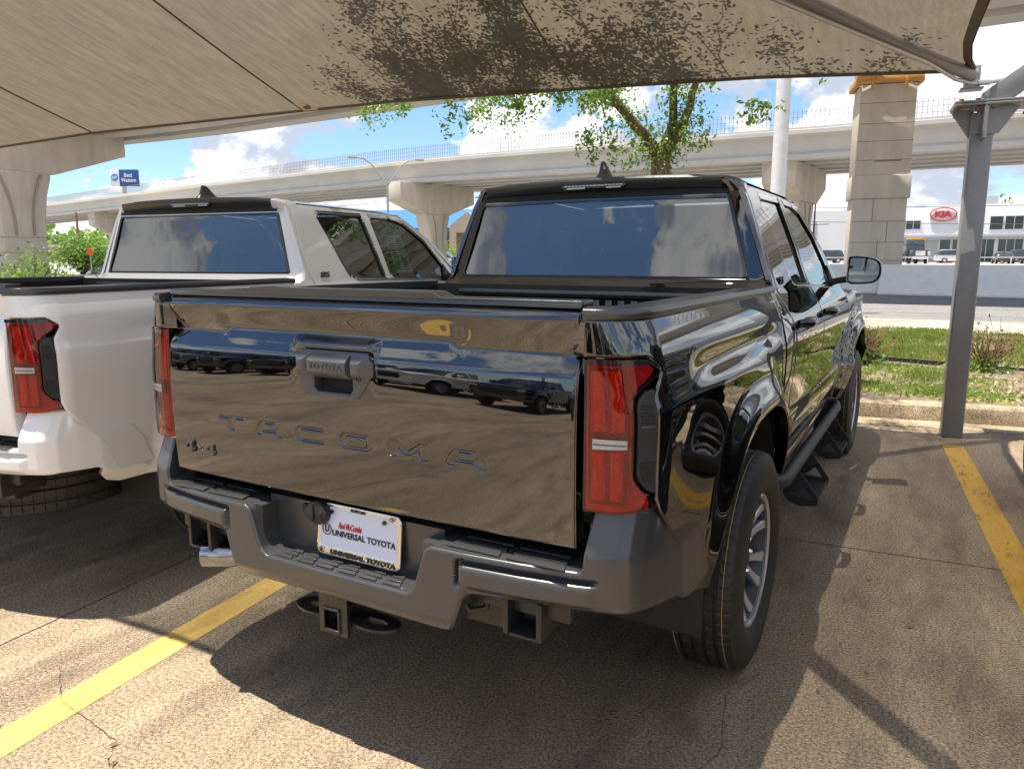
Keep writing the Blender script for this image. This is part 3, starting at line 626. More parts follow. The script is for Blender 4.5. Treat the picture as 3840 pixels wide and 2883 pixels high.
    for x0 in (-.676, -.575):
        bd.prism([(x0+.038, .820), (x0+.051, .820), (x0+.051, .856), (x0+.038, .856)], hz, -.0145, .02); bd.prism([(x0, .8275), (x0+.058, .8275), (x0+.058, .8355), (x0-.002, .8355)], hz, -.0135, .02)
        bd.prism([(x0-.002, .8345), (x0+.014, .8345), (x0+.049, .8565), (x0+.030, .8565)], hz, -.0125, .02)
    bd.prism([(-.616, .845), (-.606, .845), (-.573, .829), (-.583, .829)], hz, -.010, .02); bd.prism([(-.613, .829), (-.603, .829), (-.573, .845), (-.583, .845)], hz, -.010, .02)
    bd.build('drive_badge', mSatin, gate, bevel=.0015)
    # ---- bed sides with lights
    zt = 1.302
    rb = archpts(RY, .552, .522, .50, .555, 44, uoff=U1-.13)
    side = [(.006, zt), (.003, 1.217), (.160, 1.2165), (.176, 1.209), (.2115, 1.187), (.210, 1.176), (.178, 1.136), (.1725, 1.10), (.1705, .92), (.173, .880), (.190, .846), (.215, .823), (.300, .748), (.352, .675), (.372, .60), (.372, .535), (.40, .505), (.455, .488), (.520, .492)]+rb+[(1.60+U1-.13, .545), (1.612+U1-.13, .60), (1.612+U1-.13, zt)]
    side = side[:19]+rb+[(1.612+U1-.13, .555), (1.612+U1-.13, zt)]
    fl1 = [(a, b) for a, b in archpts(RY, .60, .635, .40, .40, 60, p=3.0, uoff=U1-.13)]
    fl2 = [(a, b) for a, b in archpts(RY, .516, .546, .40, .40, 60, p=3.0, uoff=U1-.13)]
    lens = [(.007, 1.2115), (.158, 1.2115), (.172, 1.205), (.205, 1.186), (.204, 1.180), (.140, 1.146), (.118, 1.125), (.113, 1.10), (.112, .945), (.118, .925), (.138, .903), (.155, .893), (.168, .868), (.168, .860), (.10, .849), (.006, .849)]
    vent = [(.117, .945), (.117, 1.098), (.124, 1.120), (.143, 1.139), (.170, 1.143), (.167, 1.10), (.166, .93), (.1665, .903), (.158, .899), (.141, .908), (.122, .930)]
    for s in (1, -1):
        fl = (s < 0)
        bs = panel('bed_side', side, bedfn(s), .0115, mPaint, P, rings=(.002, .006), extra=[fl1, fl2, [(.160, .8635), (.600, .493), (.600, .486), (.160, .856)]], flip=fl, flange=(-s*.035, .02, 0), bstep=.014)
        # jamb behind lights and gap
        MB().box(min(s*.738, s*.80), max(s*.738, s*.80), .075, .12, .70, 1.29).build('bed_corner_post', mPaint, bs)
        tl = panel('tail_light', lens, bedfn(s, -.020, 0), .012, mRedBack, P, flip=fl)
        orr = [(.010, 1.195), (.095, 1.195), (.092, .865), (.010, .862)]; 
        panel('lamp_reflector', orr, bedfn(s, -.016, 0), .012, mOrBack, tl, flip=fl)
        panel('lamp_frame', [(.012, 1.192), (.104, 1.192), (.100, .866), (.014, .866)], bedfn(s, -.012, 0), .012, mDkRed, tl, flip=fl, holes=[[(.019, 1.184), (.096, 1.184), (.093, 1.040), (.019, 1.042)], [(.019, .996), (.092, .994), (.091, .876), (.021, .876)]])
        panel('light_strip', [(.0275, 1.0145), (.0925, 1.0135), (.0925, 1.0165), (.0275, 1.0175)], bedfn(s, .0056, 0), .01, mDkRed if False else mAlloyD, tl, flip=fl)
        rv = [(.026, 1.004), (.094, 1.006), (.094, 1.027), (.026, 1.029)]; panel('reverse_lamp', rv, bedfn(s, .0048, 0), .01, mSilverRef, tl, flip=fl)
        mid = [(.050, 1.182), (.063, 1.182), (.062, .878), (.050, .878)]; panel('light_guide', mid, bedfn(s, -.013, 0), .01, mRedBack, tl, flip=fl)
        def lf(u, v, D, s=s): 
            f = bedfn(s, .004, .006); a = f(u, v, D); k = .010*np.exp(-((u-.098)/.012)**2)*0
            return a
        panel('lens', lens, lf, .012, mLensRed, tl, rings=(.0015, .003, .006), flip=fl, flange=(-s*.01, .012, 0), bstep=.008)
        panel('lens_bezel', [(.007, 1.2116), (.158, 1.2116), (.172, 1.205), (.160, 1.200), (.007, 1.199)], bedfn(s, .0045, .0), .01, mGlossBlk, tl, flip=fl)
        def vf(u, v, D, s=s):
            rib = np.where(((v > .925) & (v < .975)) | ((v > 1.058) & (v < 1.108)), .5-.5*np.cos((v-.925)*2*math.pi/.0085), 0)*sstep(.006, .010, D)
            f = bedfn(s, .004, .004); a = f(u, v, D); b = bedfn(s, .004-.0035, .004)(u, v, D); return tuple(a[i]*(1-rib)+b[i]*rib for i in range(3))
        panel('lamp_side_vent', vent, vf, .0035, mPlas, tl, rings=(.001, .0025, .004), flip=fl, flange=(-s*.01, .012, 0), bstep=.005)
        # rail cap
        rc = MB(); secs = []
        us = [.004, .03, .07, .11, .15, .19, .235]+list(np.linspace(.30, 1.612+U1-.13, 30))
        for u in us:
            ph = min(u/U1, 1)*math.pi/2; phi, y = plan(np.array([u])); y = float(y[0]); xo = .742+(.862-.742)*math.sin(ph); n_ = (math.sin(ph), -math.cos(ph))
            if u < U1: n_ = (math.sin(ph), -math.cos(ph))
            zz = .005*max(0, 1-y/1.6)
            sec_ = [(.003, 1.303), (.006, 1.308), (.006, 1.319), (.000, 1.327), (-.055, 1.330), (-.075, 1.328), (-.078, 1.27)]
            if u < U1: sec_ = [(d if d > -.02 else max(d, -.03-.05*math.sin(ph)), z) for d, z in sec_]
            secs.append([(s*(xo+n_[0]*d), y+n_[1]*d, z+zz-.004) for d, z in sec_])
        rc.loft(secs, closed=True, caps=True); rc.build('bed_rail_cap', mSatin, bs, angle=50)
        # wheel housing, inner bed wall
        housing(s, RY, .915, bs)
        MB().box(s*.775, s*.79, .08, 1.60, .80, 1.30).build('bed_wall', mBed, bs)
    # bed floor and front wall
    bf = MB().box(-.79, .79, .06, 1.60, .80, .82); bf.box(-.79, .79, 1.585, 1.605, .80, 1.312); bf.build('bed_tub', mBed, P)
    br = MB().box(-.62, .62, 1.555, 1.583, 1.262, 1.290).box(-.62, .62, 1.548, 1.557, 1.270, 1.282)
    for i in range(22): x = -.63+i*.06; br.box(x, x+.03, 1.568, 1.587, .83, 1.25)
    for x in (-.4, -.13, .13, .4): br.lathe([(0, 0), (0, .007), (-.004, .006), (-.004, 0)], 10, (x, 1.548, 1.276), 'Y')
    br.build('deck_rail', mSatin, P, bevel=.002)
    # ---- bumper
    pth = [(0, -.062), (.30, -.061), (.45, -.056), (.60, -.043), (.74, -.022), (.838, .002), (.862, .016), (.888, .050), (.915, .13), (.935, .21), (.940, .29)]
    px_ = np.array([p[0] for p in pth]); py_ = np.array([p[1] for p in pth]); sl_ = np.concatenate([[0], np.cumsum(np.hypot(np.diff(px_), np.diff(py_)))])
    sg = np.linspace(0, sl_[-1], 900); kk = np.exp(-.5*(np.arange(-18, 19)*(sg[1]-sg[0])/.0045)**2); kk /= kk.sum()
    def smo(a): 
        a = np.interp(sg, sl_, a); b = np.concatenate([2*a[0]-a[1:19][::-1], a, 2*a[-1]-a[-19:-1][::-1]]); return np.convolve(b, kk, mode='valid')
    sx_, sy_ = smo(px_), smo(py_); sx_[0] = 0
    sC = float(np.interp(.862, px_, sl_))
    def S_(x, y): i = np.argmin((sx_-x)**2+(sy_-y)**2); return float(sg[i])
    half = [(0, .474), (.30, .470), (.375, .468), (.395, .474), (.415, .505), (.437, .570), (.450, .585), (S_(.60, -.04), .594), (S_(.80, -.01), .600), (S_(.845, .005), .604), (S_(.915, .13), .597), (S_(.933, .20), .575), (S_(.939, .265), .562), (S_(.938, .255), .66), (S_(.934, .20), .735), (S_(.905, .10), .822), (S_(.888, .055), .846), (S_(.865, .02), .853), (S_(.79, -.01), .855), (.772, .846), (.760, .715), (.748, .702), (.345, .702), (.326, .690), (.300, .612), (.285, .572), (.262, .557), (0, .556)]
    full = half+[(-a, b) for a, b in half[::-1] if abs(a) > 1e-6]
    fullr = []
    for p in full:
        if not fullr or (abs(p[0]-fullr[-1][0])+abs(p[1]-fullr[-1][1])) > 1e-5: fullr.append(p)
    def bp(u, v, D):
        a = np.abs(u); a = a+.060*np.clip((.715-v)/.115, 0, 1)*sstep(.62, .80, a)*(1-sstep(.95, 1.1, a)); x = np.interp(a, sg, sx_); y = np.interp(a, sg, sy_)
        y = y+.42*np.maximum(0, v-.742)*sstep(.70, .78, a)*(1-sstep(.93, .99, a))            # leaning horn
        y = y+.55*np.maximum(0, .622-v)*sstep(.43, .47, a)+.45*np.maximum(0, .502-v)*(1-sstep(.40, .45, a))   # lower chamfer
        y = y+.03*sstep(.30, .42, a)*0
        pm = sstep(.425, .445, a)*(1-sstep(.772, .80, a)); gr = sstep(.668, .678, v)*(1-sstep(.684, .688, v))
        y = y+.030*pm*gr - .008*pm*(1-sstep(.662, .672, v))*sstep(.60, .625, v)+.020*sstep(.416, .422, a)*(1-sstep(.428, .436, a))*(1-sstep(.676, .684, v))*sstep(.60, .63, v)
        er = edge_round(D, .009)
        return np.sign(u+1e-12)*(x-er*.2*(a > .8)), y+er+.03*0, v-.0*u
    bx = [[(q*x0, z0), (q*x1, z0), (q*x1, z1), (q*x0, z1)] for q in (1, -1) for x0, z0, x1, z1 in ((.415, .612, .806, .689), (.420, .615, .797, .685), (.427, .620, .787, .679), (.435, .626, .779, .671), (.441, .632, .772, .663))]
    bump = panel('rear_bumper', fullr, bp, .010, mSatin, P, rings=(.0012, .003, .006, .0095), flange=(0, .165, 0), bstep=.009, extra=bx)
    bk = MB().box(-.78, .78, .09, .14, .60, .690).build('bumper_back_shelf', mPlas, bump)
    MB().box(-.33, .33, .0335, .14, .55, .715).box(-.345, -.30, -.03, .05, .58, .698).box(.30, .345, -.03, .05, .58, .698).build('plate_recess', mSatin, bump)
    # tread pads
    def pad(x0, x1, y0, y1, z, name='step_pad'):
        m = MB(); w = x1-x0; c_ = (y0+y1)/2
        for j in range(3):
            yy0 = y0+(y1-y0)*j/3+.002; yy1 = y0+(y1-y0)*(j+1)/3-.003
            for q0, q1 in ((x0+.01*j, (x0+x1)/2-.01), ((x0+x1)/2+.01, x1-.01*j)): m.prism([(q0, yy0), (q1, yy0), (q1-.01, yy1), (q0+.01, yy1)], lambda u, v, d: (u, v, d), z-.001, z+.0035)
        return m.build(name, mSatin, bump, bevel=.0012)
    pad(-.235, -.085, -.048, .020, .5585); pad(-.075, .075, -.048, .020, .5585); pad(.085, .235, -.048, .020, .5585); pad(.38, .72, -.036, .075, .7045); pad(-.72, -.38, -.036, .075, .7045)
    # licence plate (slightly right of centre) with frame
    a_, n_ = (.193-(-.116))/2, 0; pc_ = (.0385, .028, .650); W2, H2 = .155, .0775
    fr = panel('licence_plate', [(-W2+.02, -H2), (W2-.02, -H2), (W2-.01, -H2+.003), (W2, -H2+.012), (W2, H2-.012), (W2-.012, H2), (-W2+.012, H2), (-W2, H2-.012), (-W2, -H2+.012), (-W2+.01, -H2+.003)], lambda u, v, D: (u+pc_[0], pc_[1]-.016+.10*v+edge_round(D, .003)+0*u, v+pc_[2]), .02, mFrameCh, P, rings=(.0015, .003), flange=(0, .006, 0), holes=[[(-.142, -.052), (.142, -.052), (.142, .058), (.118, .058), (.108, .068), (-.108, .068), (-.118, .058), (-.142, .058)]])
    hdep = lambda v: pc_[1]-.016+.10*v
    pln = MB().add([(x+pc_[0], hdep(z)+.003, z+pc_[2]) for x, z in ((-.148, -.07), (.148, -.07), (.148, .074), (-.148, .074))], [(0, 1, 2, 3)]).build('plate_sheet', mPlateW, fr, recalc=False, flat=True)
    yd = (0, .10, 1)
    def pt(nm, s_, size, mat, x, z, w, off=.0, **k): return text(nm, s_, size, mat, fr, (pc_[0]+x, hdep(z)+.002-off, pc_[2]+z), (1, 0, 0), yd, depth=.0008, width=w, **k)
    pt('plate_text', 'UNIVERSAL TOYOTA', .0245, mInk, .020, -.008, .235, bold=.0006); pt('plate_script', 'Red M\u1d9cCombs' if False else 'Red McCombs', .026, mRedInk, -.030, .017, .088, shear=.35, bold=.0005)
    pt('frame_text', 'UNIVERSAL TOYOTA', .0185, mInk, .020, -.0645, .242, off=.004, bold=.0009, spacing=1.05); pt('frame_script', 'Red McCombs', .013, mInk, 0, .0705, .055, off=.004, shear=.35, bold=.0004)
    rg = MB()
    def ring(cx, cz, rx, rz, w, off, n=28):
        m = [[(pc_[0]+cx+(rx+q)*math.cos(a), hdep(cz)-off, pc_[2]+cz+(rz+q)*math.sin(a)) for q in (-w/2, w/2)] for a in np.linspace(0, 2*math.pi, n+1)]; rg.loft(m)
    ring(-.118, 0, .0165, .0165, .0035, -.0005); ring(-.138, -.0645, .0085, .0085, .0022, .005)
    for cx in (-.125, .125): ring(cx, .069, .0085, .0055, .0016, .005); ring(cx, .069, .0032, .0052, .0014, .005); ring(cx, .0712, .0055, .0025, .0012, .005)
    split(rg.build('plate_emblem', mInk, fr, recalc=False, flat=True), lambda c: (round(c.x, 1), round(c.z, 1)))
    pt('plate_initial', 'U', .026, mInk, -.118, 0, .016, bold=.0012); pt('frame_initial', 'U', .012, mInk, -.138, -.0645, .007, off=.005, bold=.0006)
    scw = MB()
    for cx in (-.098, .098): scw.lathe([(0, 0), (0, .0065), (-.005, .0055), (-.005, 0)], 12, (pc_[0]+cx, hdep(.055)-.001, pc_[2]+.055), 'Y')
    split(scw.build('plate_screw', mSteelBlk, fr))
    # trailer socket
    ts = MB(); ts.prism([(-.155+.0, .690), (-.150, .700), (-.135, .722), (-.118, .733), (-.095, .735), (-.075, .722), (-.066, .700), (-.072, .676), (-.092, .664), (-.118, .666), (-.140, .676)], hz, -.004, .04); ts.prism([(-.170, .690), (-.152, .690), (-.152, .715), (-.170, .715)], hz, .006, .02); ts.box(-.118, -.112, -.010, .0, .672, .728); ts.box(-.088, -.080, -.009, 0, .688, .708)
    ts.build('trailer_socket', mPlas, bump, bevel=.004, seg=3)
    # ---- receiver, tow brackets, exhaust
    hr = panel('hitch_receiver', [(-.062, .362), (.045, .362), (.045, .480), (-.062, .480)], lambda u, v, D: (u, -.052+0*u, v), .03, mSteelBlk, P, holes=[[(-.038, .378), (.012, .378), (.012, .436), (-.038, .436)]], flange=(0, .012, 0))
    hb_ = MB()
    for q0, q1 in ((-.046, -.038), (.012, .020)): hb_.box(q0, q1, -.058, .20, .370, .444)
    hb_.box(-.046, .020, -.058, .20, .436, .444).box(-.046, .020, -.058, .20, .370, .378).box(-.04, .014, .19, .20, .37, .44); hb_.box(-.60, .60, .06, .13, .46, .54)
    hb_.build('receiver_tube', mSteelBlk, hr, bevel=.003)
    lp = MB()
    for sgn, c0 in ((1, .105), (-1, -.105)):
        lp.loft([[(c0+(.058+q)*math.cos(a)*1.2, .0+(.036+q)*math.sin(a), .405+h_) for q, h_ in ((-.022, -.004), (.013, -.004), (.013, .004), (-.022, .004))] for a in np.linspace(0, 2*math.pi, 33)], closed=True)
    lp.box(.03, .075, -.03, .03, .400, .41); lp.box(-.075, -.03, -.03, .03, .400, .41)
    split(lp.build('chain_loop', mSteelBlk, hr), lambda c: c.x > 0)
    tb = MB()
    for s in (1, -1):
        for q in (.555, .650): tb.box(s*q-.008, s*q+.008, -.03, .16, .50, .60)
        tb.box(s*.565-(.0 if s > 0 else .09), s*.565+(.09 if s > 0 else 0), -.03, .16, .499, .508); tb.bar((s*.42, .02, .575), (s*.72, .02, .575), .03, .05)
    tb.tube([(.42, 0, .60), (.41, -.01, .56), (.43, .0, .52), (.47, .02, .53), (.47, .03, .57)], .010, 8); split(tb.build('tow_bracket', mSteelBlk, hr, bevel=.003), lambda c: c.x > 0)
    ex_ = MB(); pts = [(-.60, -.015, .475), (-.52, .02, .478), (-.42, .10, .48), (-.35, .25, .48), (-.35, .8, .48)]; ex_.tube(pts, .040, 24, cap=False); ex_.tube(pts, .036, 24, cap=False)
    ex_.build('exhaust_tip', M('dark_chrome', (.30, .30, .32), .08, metal=1), P, recalc=False)
    # underbody
    ub = MB().box(-.55, .55, .15, 4.8, .50, .60).box(-.72, .72, 1.7, 3.8, .42, .52); ub.tube([(-.72, RY, .39), (.72, RY, .39)], .05, 14); ub.lathe([(-.14, 0), (-.1, .11), (0, .15), (.1, .11), (.14, 0)], 20, (0, RY, .39)); ub.box(-.75, .75, 3.85, 4.95, .45, .95)
    for s in (-1, 1): ub.bar((s*.50, .2, .56), (s*.50, 1.9, .50), .06, .03); ub.tube([(s*.42, 1.25, .34), (s*.46, .9, .62)], .03, 10)
    ub.build('underbody', mSteelBlk, P)
    return T, gate, bump
def wheel(P, x, y, s):
    w = empty('wheel', (x, y, WZ), 0, P)
    Rr = WZ; pr = [(-.098, .236), (-.118, .262), (-.127, .300), (-.122, .335), (-.110, .362), (-.1045, Rr-.010), (-.090, Rr-.003), (-.068, Rr-.0005)]
    for c_ in (-.058, -.020, .020, .058):
        pr += [(c_-.0065, Rr), (c_-.0045, Rr-.008), (c_+.0045, Rr-.008), (c_+.0065, Rr)]
    pr += [(.068, Rr-.0005), (.090, Rr-.003), (.1045, Rr-.010), (.110, .362), (.116, .352), (.1225, .335), (.1245, .322), (.1270, .300), (.1262, .285), (.122, .272), (.118, .262), (.112, .250), (.098, .236)]
    # finer across the ribs
    q = [pr[0]]
    for a, b in zip(pr[:-1], pr[1:]):
        k = 3 if (a[1] > Rr-.006 and b[1] > Rr-.006 and abs(a[0]-b[0]) > .01) else 1
        for i in range(1, k+1): q.append((a[0]+(b[0]-a[0])*i/k, a[1]+(b[1]-a[1])*i/k))
    pr = q; n = 360; m = len(pr); V = []; F = []
    for k in range(n):
        a = 2*math.pi*k/n
        for (h, r) in pr:
            ah = abs(h); dr = 0; da = 0
            if r > Rr-.006:
                if ah > .066: dr = .0045 if k % 6 in (0,) else 0; da = .012*(ah-.066)/.04
                elif .022 < ah < .056: dr = .0035 if (k+(3 if h > 0 else 0)) % 9 == 0 else 0; da = .02*math.sin((ah-.02)*80)
                elif ah < .018: dr = .003 if (k+4) % 9 == 0 else 0
            if .112 < h < .1235 and .33 < r < .36: dr = .0015 if k % 6 == 0 else 0
            aa = a+da*s; V.append((s*h, (r-dr)*math.cos(aa), (r-dr)*math.sin(aa)))
    for k in range(n):
        for i in range(m-1): F.append((k*m+i, k*m+i+1, ((k+1) % n)*m+i+1, ((k+1) % n)*m+i))
    MB().add(V, F).build('tyre', mRub, w, angle=28)
    st = MB()
    for h0, h1 in ((.080, .0815), (-.0815, -.080)): st.lathe([(h0, Rr-.0012), (h1, Rr-.0014)], 200, (0, 0, 0))
    st.build('tread_line', mYellowTape, w, recalc=False)
    MB().lathe([(s*h, r) for h, r in ((.0985, .2175), (.06, .214), (.0, .208), (-.09, .205), (-.11, .236))], 72).lathe([(s*.01, .205), (s*.005, .06)], 48).build('rim_barrel', mAlloyD, w, recalc=False, angle=60)
    rim = MB()
    rim.lathe([(s*h, r) for h, r in ((.098, .237), (.104, .2345), (.106, .229), (.102, .222), (.094, .2165))], 96)
    rim.lathe([(s*h, r) for h, r in ((.03, .0), (.052, .048), (.060, .060), (.060, .082), (.046, .090), (.02, .09))], 48)
    for i in range(6):
        a0 = math.pi/6+i*math.pi/3
        for sg in (-1, 1):
            secs = []
            for t in np.linspace(0, 1, 7):
                r = .070+(.222-.070)*t; a = a0+sg*(.14+.085*t); wd = .019-.002*math.sin(math.pi*t)+.006*max(0, t-.7)/.3; hh = .060+.034*t-.012*math.sin(math.pi*t); dp = .028
                u = Vector((0, math.cos(a), math.sin(a))); v = Vector((0, -math.sin(a), math.cos(a))); X = Vector((s, 0, 0))
                secs.append([u*r+v*(-wd*.85)+X*(hh-.006), u*r+v*(-wd*.68)+X*hh, u*r+v*(wd*.68)+X*hh, u*r+v*(wd*.85)+X*(hh-.006), u*r+v*wd*.6+X*(hh-dp), u*r-v*wd*.6+X*(hh-dp)])
            rim.loft(secs, closed=True, caps=True)
        u = Vector((0, math.cos(a0), math.sin(a0))); v = Vector((0, -math.sin(a0), math.cos(a0)))
        rim.add([u*.07+v*.016+Vector((s*.046, 0, 0)), u*.07-v*.016+Vector((s*.046, 0, 0)), u*.135-v*.014+Vector((s*.045, 0, 0)), u*.135+v*.014+Vector((s*.045, 0, 0))], [(0, 1, 2, 3)])
    rim.build('rim', mAlloy, w, angle=30)
    lg = MB()
    for i in range(6):
        a = i*math.pi/3; lg.lathe([(s*.05, .0105), (s*.072, .0105), (s*.077, .007), (s*.077, 0)], 6, (0, .0695*math.cos(a), .0695*math.sin(a)))
    split(lg.build('lug_nut', mChrome, w))
    MB().lathe([(s*.05, .036), (s*.072, .034), (s*.076, .028), (s*.077, 0)], 32).lathe([(s*.0772, .010), (s*.0785, .012), (s*.0772, .014)], 24).build('centre_cap', mAlloyD, w)
    MB().lathe([(s*-.02, .06), (s*-.02, .16), (s*-.045, .16), (s*-.045, .06)], 48).box(-.06 if s > 0 else 0, 0 if s > 0 else .06, -.06, .06, .10, .19).build('brake_disc', mSteelBlk, w)
    return w
def build_cab(T):
    P = T
    yg = lambda z: np.interp(z, [.8, 1.28, 1.345, 1.695, 1.77], [1.632, 1.66, 1.730, 1.784, 1.797])
    xe = lambda z: np.interp(z, [1.28, 1.345, 1.695, 1.77], [.735, .722, .622, .60])
    def backf(u, v, D): 
        return u, yg(v)+.38*np.maximum(0, np.abs(u)-xe(v))+.010*np.maximum(0, (np.abs(u)-.4)/.3)**2+edge_round(D, .004), v
    ob = [(-.835, .80), (.835, .80), (.835, 1.27), (.818, 1.30), (.800, 1.345), (.680, 1.715), (.664, 1.765), (-.664, 1.765), (-.680, 1.715), (-.800, 1.345), (-.818, 1.30), (-.835, 1.27)]
    gh = [(-.712, 1.349), (.712, 1.349), (.722, 1.36), (.632, 1.68), (.622, 1.70), (-.622, 1.70), (-.632, 1.68), (-.722, 1.36)]
    cb_ = panel('cab_back', ob, backf, .03, mPaint, P, holes=[gh], rings=(.002, .004), flip=False, flange=[(0, .02, 0), (0, .02, 0)], bstep=.02)
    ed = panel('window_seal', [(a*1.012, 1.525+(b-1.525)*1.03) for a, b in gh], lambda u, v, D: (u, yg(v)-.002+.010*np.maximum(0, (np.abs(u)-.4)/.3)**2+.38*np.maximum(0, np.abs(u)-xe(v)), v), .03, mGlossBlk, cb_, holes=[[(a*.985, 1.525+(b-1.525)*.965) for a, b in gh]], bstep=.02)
    gw = panel('rear_window', [(a*.992, 1.525+(b-1.525)*.985) for a, b in gh], lambda u, v, D: (u, yg(v)+.004+.018*(u/.7)**2-.006+.004*np.sin(math.pi*(v-1.345)/.35), v), .03, mGlassR, P)
    panel('spoiler_shade_strip', [(-.625, 1.712), (.625, 1.712), (.615, 1.752), (-.615, 1.752)], lambda u, v, D: (u, yg(v)-.003+.010*np.maximum(0, (np.abs(u)-.4)/.3)**2, v), .03, mPlas, cb_, bstep=.02)  # black strip standing in for the shade under the spoiler lip
    # spoiler
    def spz(x): return .014*(1-(x/.6)**2)
    sec0 = [(1.850, 1.792), (1.79, 1.793), (1.760, 1.788), (1.752, 1.782), (1.7525, 1.772), (1.762, 1.742), (1.768, 1.737), (1.80, 1.733), (1.82, 1.733)]
    sp_ = MB(); secs = []
    for x in np.linspace(-.592, .592, 31):
        e = .022*(abs(x)/.592)**3; rz = (.004 if abs(x) < .50 else 0)
        secs.append([(x, y+e, z+spz(x)-.004+(rz if i in (1, 2) else 0)) for i, (y, z) in enumerate(sec0)])
    sp_.loft(secs, caps=True); spo = sp_.build('roof_spoiler', mSatin, P, angle=40)
    for s in (-1, 1):
        m = MB(); secs = []
        for t in np.linspace(0, 1, 6):
            x = s*(.592+.072*t); dy = .022+.045*t**1.5; dz = -.004-.022*t**2
            secs.append([(x+s*(.02*t if i > 4 else 0), y+dy, z+dz-(.03*t if i > 5 else 0)) for i, (y, z) in enumerate(sec0)])
        m.loft(secs, caps=True); m.build('spoiler_end', mPaint, spo, angle=50)
    bl_ = MB(); bl_.prism([(-.150, 1.768), (.158, 1.768), (.166, 1.760), (.150, 1.742), (-.138, 1.742), (-.158, 1.760)], lambda u, v, d: (u, d, v+.006), 1.744, 1.775); b0 = bl_.build('brake_lamp', mGlossBlk, spo, bevel=.002)
    le = MB()
    for i in range(16): x = -.142+i*.0185; le.box(x, x+.0155, 1.7435, 1.747, 1.763, 1.7705)
    for x0, x1 in ((-.128, -.035), (.07, .142)): le.box(x0, x1, 1.7435, 1.747, 1.752, 1.7605)
    le.build('lamp_strip', M('clear_lamp_element', (.42, .42, .44), .25, metal=.3), b0, bevel=.001)
    # roof
    secs = []
    for y in np.linspace(1.815, 3.13, 24):
        zc_ = np.interp(y, [1.8, 2.2, 2.7, 3.0, 3.13], [1.803, 1.812, 1.806, 1.785, 1.765]); xt = .655-.0*y; zt_ = np.interp(y, [1.8, 2.9, 3.13], [1.768, 1.765, 1.748]); row = []
        for k in np.linspace(-1, 1, 33):
            a = abs(k); zz = zt_+(zc_-zt_)*(1-a**3.2); rib = .004*math.exp(-((a-.62)/.03)**2); row.append((k*xt, y, zz-rib))
        secs.append(row)
    MB().loft(secs).build('roof', mPaint, P, angle=60, recalc=False).data.flip_normals()
    an = MB(); secs = []
    for z, y0, y1, w in ((0, -.02, .19, .046), (.010, -.01, .18, .040), (.026, .012, .150, .027), (.052, .022, .116, .018), (.076, .028, .085, .011), (.085, .034, .070, .006)):
        secs.append([(w*math.cos(a)*.9, 1.825+(y0+y1)/2+(y1-y0)/2*math.sin(a), 1.803+z) for a in np.linspace(0, 2*math.pi, 21)[:-1]])
    an.loft(secs, closed=True, caps=True); an.build('shark_fin_antenna', mPaint, P, angle=60)
    # screen, hood, nose
    ws = MB(); secs = []
    for t in np.linspace(0, 1, 14):
        z = 1.752+(1.24-1.752)*t; y = 3.13+(3.98-3.13)*t+.02*math.sin(math.pi*t); xw = .640+(.79-.640)*t; secs.append([(k*xw, y+.10*(1-k*k), z+.008*(1-k*k)) for k in np.linspace(-1, 1, 17)])
    ws.loft(secs); ws.build('windscreen', mGlassS, P, recalc=False, angle=60)
    hd = MB(); secs = []
    for t in np.linspace(0, 1, 18):
        y = 3.98+(5.22-3.98)*t; row = []
        for k in np.linspace(-1, 1, 29):
            xw = float(Xs(np.array([y]), np.array([1.2]))[0])-.01; zc_ = 1.255-.10*t**2; ze = 1.213-.11*t**2; a = abs(k); row.append((k*xw, y+.10*(1-k*k)*(1-t)+.06*(1-k*k)*t, ze+(zc_-ze)*(1-a**3)+.014*math.exp(-((a-.66)/.07)**2)))
        secs.append(row)
    hd.loft(secs); hd.build('bonnet', mPaint, P, angle=60, recalc=False).data.flip_normals()
    ns = MB(); secs = []
    for z in (.50, .62, .80, .95, 1.06, 1.10):
        row = []
        for k in np.linspace(-1, 1, 29):
            row.append((k*.80, 5.20+.06*(1-k*k)+.05*math.sin((z-.5)*5), z))
        secs.append(row)
    ns.loft(secs); nose = ns.build('front_bumper', mPaint, P, angle=60, recalc=False)
    g_ = MB(); g_.prism([(-.48, .70), (.48, .70), (.56, .82), (.50, 1.05), (-.50, 1.05), (-.56, .82)], lambda u, v, d: (u, d+.04*(1-u*u), v), 5.24, 5.285); g_.build('grille', mPlas, P, bevel=.01)
    for s in (-1, 1):
        MB().prism([(s*.57, .96), (s*.80, .98), (s*.80, 1.08), (s*.55, 1.07)], lambda u, v, d: (u, d-.10*abs(u), v), 5.27, 5.33).build('headlight', M('headlamp_lens', (.5, .5, .52), .1, coat=1), P, bevel=.008)
    # sides
    rdoor = [(1.782, .575), (2.688, .575), (2.688, 1.28), (2.625, 1.757), (1.915, 1.760), (1.876, 1.748), (1.862, 1.72), (1.822, 1.54), (1.806, 1.45), (1.812, 1.36), (1.830, 1.28), (1.826, 1.12), (1.80, .85)]
    fdoor = [(2.694, .575), (3.80, .575), (3.845, .80), (3.925, 1.0), (3.925, 1.222), (3.78, 1.30), (3.42, 1.595), (3.12, 1.745), (2.631, 1.757), (2.694, 1.28)]
    fdoor = [(2.694, .575), (3.80, .575), (3.845, .80), (3.925, 1.0), (3.925, 1.222), (3.80, 1.285), (3.44, 1.590), (3.12, 1.742), (2.631, 1.757), (2.694, 1.28)]
    rwin = [(2.285, 1.302), (2.655, 1.300), (2.600, 1.722), (2.105, 1.716), (2.088, 1.700), (2.180, 1.44), (2.215, 1.355), (2.240, 1.318)]
    fwin = [(2.745, 1.298), (3.62, 1.262), (3.655, 1.275), (3.60, 1.36), (3.40, 1.565), (3.16, 1.690), (2.98, 1.722), (2.715, 1.724)]
